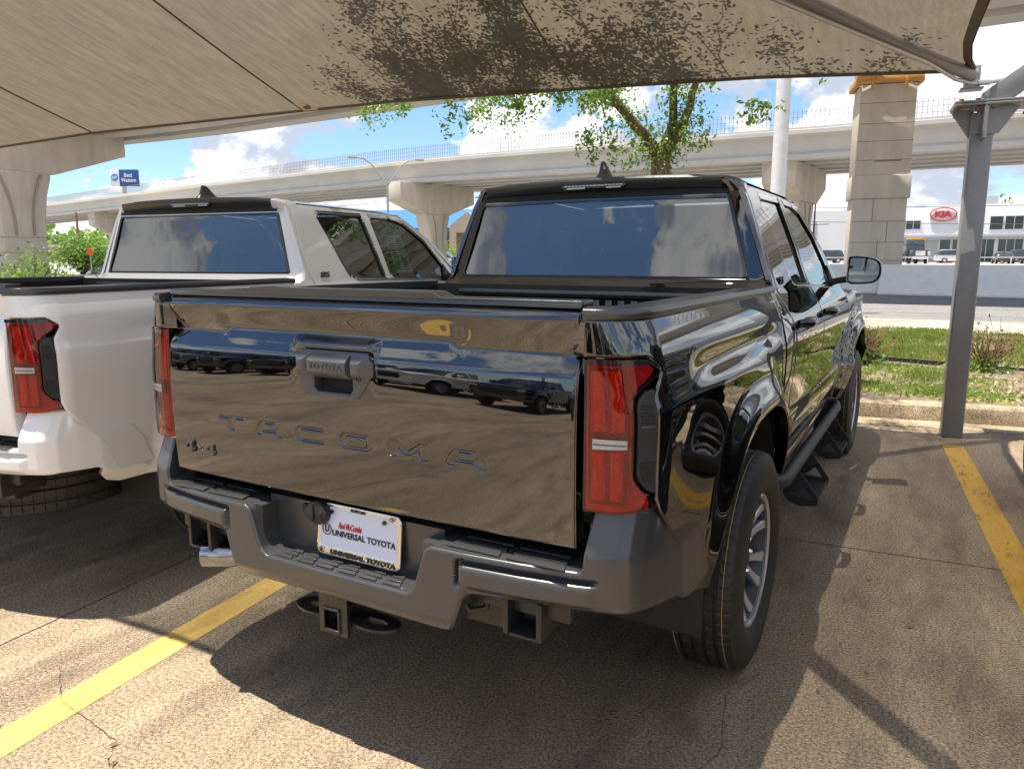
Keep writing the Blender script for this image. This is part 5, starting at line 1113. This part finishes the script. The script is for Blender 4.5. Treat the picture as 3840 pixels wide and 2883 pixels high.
def bush(loc, rad, h, n, sz, mat, label, cat='bush', grp=None, name='leafy_bush'):
    o = empty(name, loc); tag(o, label, cat, grp); st = MB(); tp = []
    for i in range(26):
        a = rng.uniform(0, 2*math.pi); rr = rad*rng.uniform(.2, 1); e = np.array([math.cos(a)*rr, math.sin(a)*rr, h*rng.uniform(.6, 1.05)*(1-.35*(rr/rad)**2)]); m_ = e*[.45, .45, .55]+rng.normal(size=3)*.04*h; P_ = [np.array([0, 0, 0.]), m_, e]; st.tube(P_, [.02*h, .012*h, .004*h], 5); 
        for t in np.linspace(.15, 1, 9): tp.append(m_*(1-t)+e*t)
    st.build('stem', mBark, o, recalc=False)
    sp = rad*.18
    V, F = leaves(n, lambda: tp[rng.integers(len(tp))]+rng.normal(size=3)*[sp, sp, sp*.8], sz, rng, .55); MB().add(V, F).build('foliage', mat, o, recalc=False, flat=True); return o
bush((-11.9, 5.45, .12), 1.0, 1.42, 3600, .06, mLeaf2, 'bright green leafy bush at the left edge beyond the white pickup bed', name='leafy_bush')
bush((-59.5, 35.0, 0), 2.5, 3.1, 5000, .22, mLeaf2, 'round dark green bush beside the utility pole, left of the white pickup cab')
bush((-58.5, 83, .4), 3.4, 2.4, 2500, .3, mLeaf2, 'low green shrubs in front of the blue-roofed hotel')
bush((14, 168, .5), 7, 11.5, 5000, .8, mLeaf2, 'tree top showing above the right end of the showroom roof', 'tree', name='leafy_tree')
for x0, y0, w in ((-200, 240, 60), (-120, 260, 70), (-40, 290, 60), (-260, 150, 50)):
    V, F = leaves(3000, lambda: np.array([rng.uniform(-w, w), rng.normal()*6, abs(rng.normal())*4+1]), 2.2, rng, .8); o = MB().add(V, F).build('distant_treeline', mLeaf2, None, recalc=False, flat=True); o.location = (x0, y0, .4); tag(o, 'low distant line of trees on the horizon', 'trees', kind='stuff')
# dry shrubs on either side of the column
def dry(loc, h, label):
    o = empty('dry_shrub', loc); tag(o, label, 'shrub', 'dry shrubs in the island'); m = MB(); tp = []
    for i in range(46):
        a = rng.uniform(0, 6.28); e = np.array([math.cos(a)*h*.75*rng.uniform(.3, 1), math.sin(a)*h*.6*rng.uniform(.3, 1), h*rng.uniform(.45, 1)]); md = e*.5+rng.normal(size=3)*.05; m.tube([np.zeros(3), md, e], [.007, .005, .002], 4)
        for _ in range(3): q = md+(e-md)*rng.uniform(0, 1); q2 = q+rng.normal(size=3)*[.07, .07, .05]+[0, 0, .04]; m.tube([q, q2], [.003, .0015], 3); tp.append(q2)
    m.build('twigs', mDry, o, recalc=False)
    V, F = leaves(150, lambda: tp[rng.integers(len(tp))]+rng.normal(size=3)*.012, .035, rng); MB().add(V, F).build('dead_leaves', mDry, o, recalc=False, flat=True)
    V, F = leaves(260, lambda: np.array([rng.normal()*.12, rng.normal()*.12, abs(rng.normal())*.10]), .06, rng); MB().add(V, F).build('green_shoots', mLeaf2, o, recalc=False, flat=True)
dry((.72, 8.5, .13), .52, 'bare twiggy dry shrub just beyond the front wheel of the black pickup')
dry((1.96, 8.5, .13), .55, 'reddish dry shrub half hidden behind the grey column')
for x, y in ((3.1, 8.6), (-.6, 8.6), (-3, 8.3), (4.4, 8.7)): dry((x, y, .13), .5, 'dry twiggy shrub in the island, mostly hidden or out of the frame')
# grass: blades scattered over the island, thin on the dirt
gv = []; gf = []
def blade(x, y, h, z=.12):
    a = rng.uniform(0, 6.28); w = h*rng.uniform(.06, .10); lx, ly = math.cos(a)*h*.5, math.sin(a)*h*.5; px, py = -math.sin(a)*w, math.cos(a)*w; k = len(gv)
    gv.extend([(x-px, y-py, z), (x+px, y+py, z), (x+px*.6+lx*.4, y+py*.6+ly*.4, z+h*.6), (x+lx, y+ly, z+h*.85), (x-px*.6+lx*.4, y-py*.6+ly*.4, z+h*.6)]); gf.append((k, k+1, k+2, k+3, k+4))
cnt = 0
def dn(x, y): return math.sin(x*2.3+1)*math.sin(y*2.9+x)+.5*math.sin(x*6.1-y*4.3)
while cnt < 40000:
    x = rng.uniform(-2.5, 4.4) if rng.uniform() < .8 else rng.uniform(-14, -2); y = rng.uniform(ky(x)+.25, 13.3)
    if y > 9.1: p = max(.12, .5+.6*math.sin(x*2.1+y*2)*math.sin(y*2.3-x)+.3*math.sin(x*7)*math.sin(y*8)) if y > 9.6 else .35
    else: p = .05+.6*(dn(x, y) > .35)
    if x > 1.75 and y < 9: p *= .16
    if rng.uniform() < p: blade(x, y, rng.uniform(.03, .075) if y < 9 else rng.uniform(.045, .10), .125+.03*math.sin(x*1.3)*math.sin(y*1.1)); cnt += 1
go = MB().add(gv, gf).build('grass', mGrass, None, recalc=False, flat=True); tag(go, 'short patchy green grass on the island strip behind the kerb', 'grass', kind='stuff')
V, F = leaves(9000, lambda: (lambda x, y: np.array([x, y, .15]))(*(lambda k: (k[0]+rng.normal()*.22, max(ky(k[0])+.3, k[1]+rng.normal()*.14)))([(.8, 6.75), (1.2, 6.7), (1.55, 6.95), (.9, 7.7), (1.6, 7.6), (1.75, 6.6), (.3, 7.0), (-.5, 6.9), (.6, 6.9), (1.3, 8.2)][rng.integers(10)])), .042, rng, .8)
tag(MB().add(V, F).build('ground_cover', mGrass, None, recalc=False, flat=True), 'low leafy green weeds spreading over the dirt by the kerb', 'weeds', kind='stuff')
V, F = leaves(600, lambda: np.array([rng.uniform(1.4, 4.2), rng.uniform(6.2, 8.8), .15]), .04, rng, .6)
tag(MB().add(V, F).build('dry_leaf_litter', M('dry_leaf', (.50, .40, .26), .8, var=.4, vscale=9), None, recalc=False, flat=True), 'pale dry leaves scattered on the bare dirt right of the column', 'leaf litter', kind='stuff')
# ---------------- street lamp between the trucks
sl0 = empty('street_lamp', (-27.9, 35.1, 0)); tag(sl0, 'grey twin-arm street lamp standing before the far overpass above the white cab', 'street lamp')
MB().tube([(0, 0, 0), (0, 0, 3), (0, 0, 6.0)], [.11, .085, .07], 12).build('pole', mGalv, sl0)
for s in (-1, 1):
    v = np.array([math.cos(R(48)), math.sin(R(48)), 0])*s; a = MB().tube([np.array([0, 0, 5.6]), v*.35+[0, 0, 6.1], v*.9+[0, 0, 6.85], v*1.35+[0, 0, 7.15], v*1.8+[0, 0, 7.2]], .045, 8).build('arm', mGalv, sl0); MB().box(-.28, .28, -.11, .11, -.06, .05, Matrix.Translation(Vector(tuple(v*2.0+[0, 0, 7.2]))) @ Matrix.Rotation(R(48), 4, 'Z')).build('lamp_head', mGalv, a, bevel=.03)
# tall black pole right
bp_ = empty('street_lamp', (-9.3, 75, .3)); tag(bp_, 'thin black light pole with a crossbar in front of the white warehouse wall', 'street lamp'); MB().tube([(0, 0, 0), (0, 0, 7.6)], [.11, .06], 10).build('pole', mPlas, bp_); MB().box(-.35, .35, -.1, .1, 7.5, 7.62).box(-1.3, 1.3, -.04, .04, 4.0, 4.06).build('arm', mPlas, bp_)
# utility pole and wires
up_ = empty('utility_pole', (-84, 49.6, 0)); tag(up_, 'wooden utility pole with crossarm left of the white pickup', 'utility pole'); MB().tube([(0, 0, 0), (0, 0, 6.4)], [.17, .12], 10).build('pole', mBark, up_); MB().box(-.9, .9, -.06, .06, 5.7, 5.85).build('crossarm', mBark, up_)
up2 = empty('utility_pole', (-19.6, 60, 0)); tag(up2, 'utility pole with transformer just left of the black cab roof', 'utility pole')
up2.location = (-37.6, 61.5, 0); MB().tube([(0, 0, 0), (0, 0, 8.4)], [.17, .12], 10).build('pole', mBark, up2); MB().box(-.9, .9, -.06, .06, 7.6, 7.72).box(-.7, .7, -.06, .06, 7.0, 7.1).lathe([(5.4, .0), (5.4, .28), (6.3, .28), (6.3, 0)], 14, (.35, 0, 0), 'Z').build('crossarm', mRust, up2)
def wire(a, b, sag, label, r=.022):
    pts = [(a[0]+(b[0]-a[0])*t, a[1]+(b[1]-a[1])*t, a[2]+(b[2]-a[2])*t-sag*4*t*(1-t)) for t in np.linspace(0, 1, 24)]; o = MB().tube(pts, r, 4).build('power_line', mPlas, None, recalc=False); tag(o, label, 'power line', 'overhead power lines')
wire((-16, 62, 11.2), (26, 66, 11.0), .5, 'upper of the pair of thin wires above the warehouse roof'); wire((-16, 62, 10.6), (26, 66, 10.4), .5, 'lower of the pair of thin wires above the warehouse roof')
wire((-14, 60, 4.35), (26, 64, 3.5), .35, 'thin dark wire crossing the showroom front below the red oval sign'); wire((-14, 60, 5.2), (26, 64, 4.9), .2, 'thin dark wire crossing behind the red oval sign')
wire((-84, 49.6, 5.75), (-37.6, 61.5, 7.6), .6, 'long wire strung between the two utility poles at the left'); wire((-84, 49.6, 4.9), (-140, 40, 5.5), .4, 'wire running left from the wooden utility pole')
# ---------------- buildings
kb = empty('car_showroom', (-1.3, 126.5, .48), R(0)); tag(kb, 'white car showroom with a red oval sign, grey canopy band and dark windows', 'building')
mWin = M('dark_window', (.03, .04, .05), .08, coat=.5); mGreyBand = M('grey_fascia', (.33, .34, .36), .4)
MB().box(0, 30, 0, 22, 0, 8.1).build('wall', mWallW, kb, bevel=.02); MB().box(-6.6, -.02, 1.8, 20, 0, 7.9).build('wing_wall', mWallW, kb, bevel=.02)
MB().box(-6.7, 30.2, -.9, 2.2, 3.4, 3.95).build('canopy_band', mGreyBand, kb, bevel=.02)
for x0, x1, z0, z1, y in ((-6.4, -.5, 4.9, 6.1, 1.75), (2.2, 3.6, .1, 3.2, -.05), (3.8, 6.6, .1, 3.2, -.05), (7.0, 9.0, .1, 3.2, -.05), (8.2, 9.8, 4.6, 6.4, -.05), (10.0, 12.2, 4.6, 6.4, -.05), (9.4, 12.4, .1, 3.2, -.05), (13.5, 16, .1, 3.2, -.05), (13.5, 16, 4.6, 6.4, -.05), (-5.6, -3.9, .1, 3.0, 1.75), (-3.4, -2.2, .1, 3.0, 1.75)):
    w_ = MB().box(x0, x1, y-.02, y+.06, z0, z1).build('window', mWin, kb); n_ = max(1, int((x1-x0)/.9)); fr_ = MB()
    for i in range(n_+1): xx = x0+(x1-x0)*i/n_; fr_.box(xx-.03, xx+.03, y-.06, y-.025, z0, z1)
    fr_.build('window_frame', M('white_frame', (.6, .6, .6), .5), w_)
MB().box(.02, 2.0, -.03, .0, .1, 3.2).build('door_panel', mGreyBand, kb)
sg = MB(); cxs, czs = 2.35, 6.85
ring = [[(cxs+a_*math.cos(t), -.22, czs+b_*math.sin(t)) for a_, b_ in ((1.75, 1.0), (1.60, .87))]+[(cxs+a_*math.cos(t), -.05, czs+b_*math.sin(t)) for a_, b_ in ((1.60, .87), (1.75, 1.0))] for t in np.linspace(0, 2*math.pi, 49)]
mRedS = M('red_sign_letters', (.50, .012, .03), .35)
sg.loft(ring, closed=True); so_ = sg.build('oval_sign', mRedS, kb); text('sign_letters', 'KIA', 1.15, mRedS, so_, (cxs, -.15, czs), (1, 0, 0), (0, 0, 1), depth=.05, width=2.2, bold=.06)
MB().box(7.8, 9.2, 6, 8, 8.1, 9.6).build('roof_unit', mGreyBand, kb)
wh = empty('warehouse', (-24, 134, .48)); tag(wh, 'long plain white warehouse left of the showroom, behind the timber-collared pier', 'building'); MB().box(-6, 22.3, 0, 16, 0, 8.2).build('wall', mWallW, wh)
pl_ = MB()
for x in (6.6, 14.3, 17.6): MB().box(x-.18, x+.18, -.2, 0, 0, 6.6).build('pilaster', mGreyBand, wh)
MB().box(4.2, 6.2, -2.8, -1.2, 0, 2.2).build('equipment_box', mPlas, wh)
ht = empty('hotel', (-67, 92, .3), R(24)); tag(ht, 'two-storey beige hotel with a bright blue metal roof and gabled entrance between the cabs', 'building')
mBlue = M('blue_metal_roof', (.02, .13, .42), .4, var=.06, vscale=2); mBeige = M('beige_stucco', (.40, .32, .235), .8, var=.08, vscale=2)
MB().box(-22, 26, 0, 12, 0, 5.2).build('wall', mBeige, ht); MB().loft([[(x, -1.2, 5.2), (x, -1.2, 5.35), (x, 6, 8.4), (x, 13, 5.3), (x, 13, 5.2)] for x in (-23, 27)], closed=True, caps=True).build('roof', mBlue, ht)
MB().prism([(4.5, 0), (4.5, 5.6), (7.2, 7.6), (9.9, 5.6), (9.9, 0), (8.9, 0), (8.9, 4.6), (5.5, 4.6), (5.5, 0)], lambda u, v, d: (u, d, v), -2.2, .4).build('gable', mBeige, ht)
for i in range(14):
    x = -20+i*3.3
    for z in (.5, 3.1): MB().box(x, x+1.3, -.06, 0, z, z+1.7).build('window', mWin, ht)
MB().box(-22, 4, -1.1, 0, 2.55, 2.7).box(-22, 4, -1.12, -1.06, 2.7, 3.5).build('walkway_rail', mGreyBand, ht)
lb = empty('low_building', (-75, 47, 0), R(24)); tag(lb, 'low tan flat-roofed building behind the round bush at the far left', 'building'); MB().box(-14, 20, 0, 8, 0, 2.5).build('wall', mBeige, lb); MB().box(-14.3, 20.3, -.3, 8.3, 2.5, 2.75).build('roof', mBridge, lb); MB().box(-1, 2, -.05, .0, .3, 1.9).build('window', mWin, lb)
bw = empty('hotel_sign', (-89.6, 59.5, 0), R(30)); tag(bw, 'blue and white motel sign reading Best Western above the far overpass rail', 'sign')
MB().box(-.25, .25, -.2, .2, 0, 10.2).build('sign_post', mGreyBand, bw); bw.scale = (.82, .82, .82); bw.location.z = 2.0; MB().box(-1.9, -.55, -.25, .25, 10.1, 12.6).build('white_panel', mWallW, bw, bevel=.02); MB().box(-.55, 2.3, -.25, .25, 10.1, 12.6).build('blue_panel', M('sign_blue', (.012, .06, .22), .35), bw, bevel=.02)
em = MB().lathe([(0, 0), (0, .55), (-.02, .55), (-.02, 0)], 32, (-1.22, -.255, 11.4), 'Y').build('round_emblem', M('sign_light_blue', (.03, .22, .52), .35), bw); text('emblem_letters', 'BW', .6, mWallW, em, (-1.22, -.285, 11.4), (1, 0, 0), (0, 0, 1), width=.8, bold=.015)
for t_, z in (('Best', 11.75), ('Western', 11.0)): text('sign_letters', t_, .85, mWallW, bw, (.85, -.26, z), (1, 0, 0), (0, 0, 1), width=1.25 if t_ == 'Best' else 2.3, bold=.02)
wz = empty('roadwork_sign', (-53, 31.8, .55), R(25)); wz.scale = (.72, .72, .72); tag(wz, 'orange diamond roadwork sign right of the round bush', 'sign'); MB().box(-.03, .03, -.03, .03, 0, 1.6).build('post', mGalv, wz); MB().prism([(0, 1.35), (.45, 1.8), (0, 2.25), (-.45, 1.8)], lambda u, v, d: (u, d, v), -.05, -.02).build('panel', M('sign_orange', (.9, .16, .02), .5), wz)
# guard rail by the showroom
gr_ = empty('guard_rail', (2, 96, .48)); tag(gr_, 'low white pipe rail in front of the parked cars at the showroom', 'rail'); MB().bar((-14, 0, .75), (18, 3, .75), .10).build('rail', mWallW, gr_)
for i in range(9): MB().box(-14+i*4-.06, -14+i*4+.06, i*.375-.06, i*.375+.06, 0, .75).build('post', mWallW, gr_)
# far cars
def car(loc, rz, mat, label, suv=True, grp='cars parked at the showroom'):
    o = empty('parked_car', loc, rz); tag(o, label, 'car', grp); L2 = 2.35; h = 1.7 if suv else 1.42
    hb = .95 if suv else .85
    P_ = [(-L2, .35), (-L2, .80), (-L2+.12, hb+.05), (-L2+.35, hb+.12), (L2-1.2, hb+.06), (L2-.25, .80), (L2, .62), (L2, .32), (1.85, .28), (1.85-.0, .30)]
    body = [(-L2, .32), (-L2-.03, .75), (-L2+.08, hb+.05), (L2-1.25, hb+.03), (L2-.25, .82), (L2, .62), (L2-.02, .32)]
    b = MB(); b.loft([[(x, y*k, z) for x, z in body] for y, k in ((-.90, .96), (-.90, 1), (.90, 1), (.90, .96))], closed=True, caps=True); bo = b.build('body', mat, o, bevel=.06, seg=2)
    cab = [(-L2+.12, hb), (-L2+.45, h-.08), (-L2+.75, h), (.55, h-.03), (1.30, hb)] if suv else [(-L2+.55, hb), (-L2+1.15, h-.05), (-.5, h), (.35, h-.06), (1.25, hb)]
    c = MB(); c.prism(cab, lambda u, v, d: (u, d*(1-.18*max(0, (v-hb))/(h-hb)), v), -.82, .82); c.build('greenhouse', mWin, o, bevel=.03)
    r = MB(); r.prism([(a, b_) for a, b_ in cab[1:4]]+[(cab[3][0]-.02, cab[3][1]-.06), (cab[1][0]+.02, cab[1][1]-.07)], lambda u, v, d: (u, d, v+.015), -.68, .68); r.build('roof', mat, o, bevel=.02)
    for x in (-1.42, 1.42):
        for s in (-1, 1): w = MB().lathe([(-.11, .20), (-.11, .34), (.11, .34), (.11, .20), (.10, 0)], 24, (0, 0, 0), 'Y').build('wheel', mRub, o); w.location = (x, s*.84, .34); MB().lathe([(s*.115, 0), (s*.115, .20), (s*.10, .21)], 14, (0, 0, 0), 'Y').build('rim', mAlloy, w)
    for s in (-1, 1): MB().box(-L2-.04, -L2+.10, min(s*.6, s*.86), max(s*.6, s*.86), .80, .96).build('tail_lamp', mRedInk, o)
    return o
def far(px, py, D): f_ = fw; return CAM+(f_+rt2*(px-512)/FPX-up2*(py-384)/FPX)*D
mW2 = M('white_car_paint', (.75, .75, .75), .25, coat=1); mD2 = M('dark_car_paint', (.03, .035, .045), .2, coat=1); mB2 = M('blue_car_paint', (.04, .07, .14), .2, coat=1)
car((2.9, 111.5, .48), R(12), mW2, 'white hatchback SUV parked left of the grey column before the showroom')
car((-12.2, 107.5, .48), R(-160), mD2, 'dark SUV parked against the warehouse wall left of the pier')
car((-7.2, 110, .48), R(100), mB2, 'dark blue car peeking out left of the timber-collared pier', False)
car((7.7, 106, .48), R(95), mD2, 'dark sedan seen from behind right of the grey column', False)
car((9.7, 112.5, .48), R(140), mB2, 'dark grey SUV parked behind the sedan at the showroom entrance')
car((10.6, 104, .48), R(100), mD2, 'black SUV with red tail lamps at the right edge of the frame')
car((13.4, 106, .48), R(100), mD2, 'black car beyond the right edge in the showroom row', False)
car((-45.5, 66, .3), R(15), mW2, 'white pickup-sized car parked before the blue-roofed hotel')
# tow truck
tt = empty('tow_truck', (-1.9, 104, .48), R(-70)); tag(tt, 'dark tow truck with an amber light bar facing the road, right of the pier', 'tow truck')
b = MB().box(-2.2, .6, -1.15, 1.15, .75, 1.25).box(-.2, 1.3, -1.05, 1.05, .7, 2.1).box(1.3, 2.9, -.85, .85, .7, 1.65); b.build('body', mD2, tt, bevel=.08, seg=2); MB().prism([(0, 2.1), (1.25, 2.1), (.95, 2.85), (.1, 2.85)], lambda u, v, d: (u, d, v), -1, 1).build('cab_windows', mWin, tt, bevel=.05)
MB().box(.2, .9, -.8, .8, 2.88, 3.05).build('light_bar', M('amber_lens', (.85, .38, .03), .3), tt, bevel=.02); MB().box(2.88, 3.05, -.9, .9, .55, .85).box(2.9, 2.98, -.55, .55, .95, 1.5).build('grille', mChrome, tt, bevel=.01)
for x in (2.1, -1.4):
    for s in (-1, 1): w = MB().lathe([(-.14, .25), (-.14, .48), (.14, .48), (.14, .25), (.12, 0)], 24, (0, 0, 0), 'Y').build('wheel', mRub, tt); w.location = (x, s*.98, .48)
# planter and person by the showroom
pn = MB().box(-.9, .9, -.4, .4, 0, .75).build('planter_box', M('red_planter', (.50, .03, .03), .5), None, bevel=.03); pn.location = (1.7, 114, .48); tag(pn, 'red planter box with a small plant by the showroom door', 'planter')
V, F = leaves(160, lambda: np.array([rng.normal()*.25, rng.normal()*.2, 1.0+rng.normal()*.2]), .22, rng); MB().add(V, F).build('plant', mLeaf2, pn, recalc=False, flat=True)
pe = bpy.data.meshes.new('person'); J = [(0, 0, .92), (0, 0, 1.15), (0, 0, 1.40), (0, 0, 1.52), (0, -.02, 1.66), (.10, 0, .88), (.13, .05, .48), (.12, .10, .06), (.14, -.06, .03), (-.10, 0, .88), (-.12, -.02, .48), (-.12, .05, .06), (-.13, -.10, .03), (.20, 0, 1.38), (.26, 0, 1.12), (.22, -.16, .98), (-.20, 0, 1.38), (-.25, .02, 1.10), (-.26, -.05, .86), (0, -.01, 1.76)]
E_ = [(0, 1), (1, 2), (2, 3), (3, 4), (4, 19), (0, 5), (5, 6), (6, 7), (7, 8), (0, 9), (9, 10), (10, 11), (11, 12), (2, 13), (13, 14), (14, 15), (2, 16), (16, 17), (17, 18)]
pe.from_pydata(J, E_, []); po_ = bpy.data.objects.new('person', pe); COL.objects.link(po_); po_.location = (-.25, 111.5, .48); md = po_.modifiers.new('skin', 'SKIN'); 
RD = [.16, .15, .17, .07, .10, .10, .075, .05, .045, .10, .075, .05, .045, .07, .05, .04, .07, .05, .04, .07]
for v_, r_ in zip(pe.skin_vertices[0].data, RD): v_.radius = (r_, r_)
pe.skin_vertices[0].data[0].use_root = True; po_.modifiers.new('sub', 'SUBSURF').levels = 1
mp_ = bpy.data.materials.new('clothes'); mp_.use_nodes = True; t = mp_.node_tree; c = t.nodes.new('ShaderNodeTexCoord'); sx = t.nodes.new('ShaderNodeSeparateXYZ'); t.links.new(c.outputs['Object'], sx.inputs[0]); cr = t.nodes.new('ShaderNodeValToRGB'); cr.color_ramp.interpolation = 'CONSTANT'
dv = t.nodes.new('ShaderNodeMath'); dv.operation = 'DIVIDE'; dv.inputs[1].default_value = 2; t.links.new(sx.outputs[2], dv.inputs[0]); t.links.new(dv.outputs[0], cr.inputs[0])
cr.color_ramp.elements[0].position = 0; cr.color_ramp.elements[0].color = (.30, .18, .12, 1); cr.color_ramp.elements[1].position = .27; cr.color_ramp.elements[1].color = (.13, .14, .12, 1)
for p_, c_ in ((.46, (.45, .5, .52, 1)), (.755, (.30, .18, .12, 1)), (.87, (.02, .015, .01, 1))): e = cr.color_ramp.elements.new(p_); e.color = c_
t.links.new(cr.outputs[0], t.nodes['Principled BSDF'].inputs['Base Color']); pe.materials.append(mp_); tag(po_, 'person in a grey shirt and dark shorts standing beside the tow truck', 'person')
# light poles and a feather flag behind the viewer (they show in the rear glass)
for i, (x, y) in enumerate(((-8, -22), (2, -40))):
    q = empty('parking_light', (x, y, 0)); tag(q, ['tall four-armed parking lot light behind the viewer, the nearer one', 'tall four-armed parking lot light behind the viewer, the farther one'][i], 'light pole', 'lot lights behind the viewer'); MB().tube([(0, 0, 0), (0, 0, 8)], [.12, .08], 12).build('pole', mGalv, q)
    MB().box(-1.3, 1.3, -.2, .2, 8, 8.1).box(-.2, .2, -1.3, 1.3, 8.0, 8.1).build('lamp_head', mRust, q)
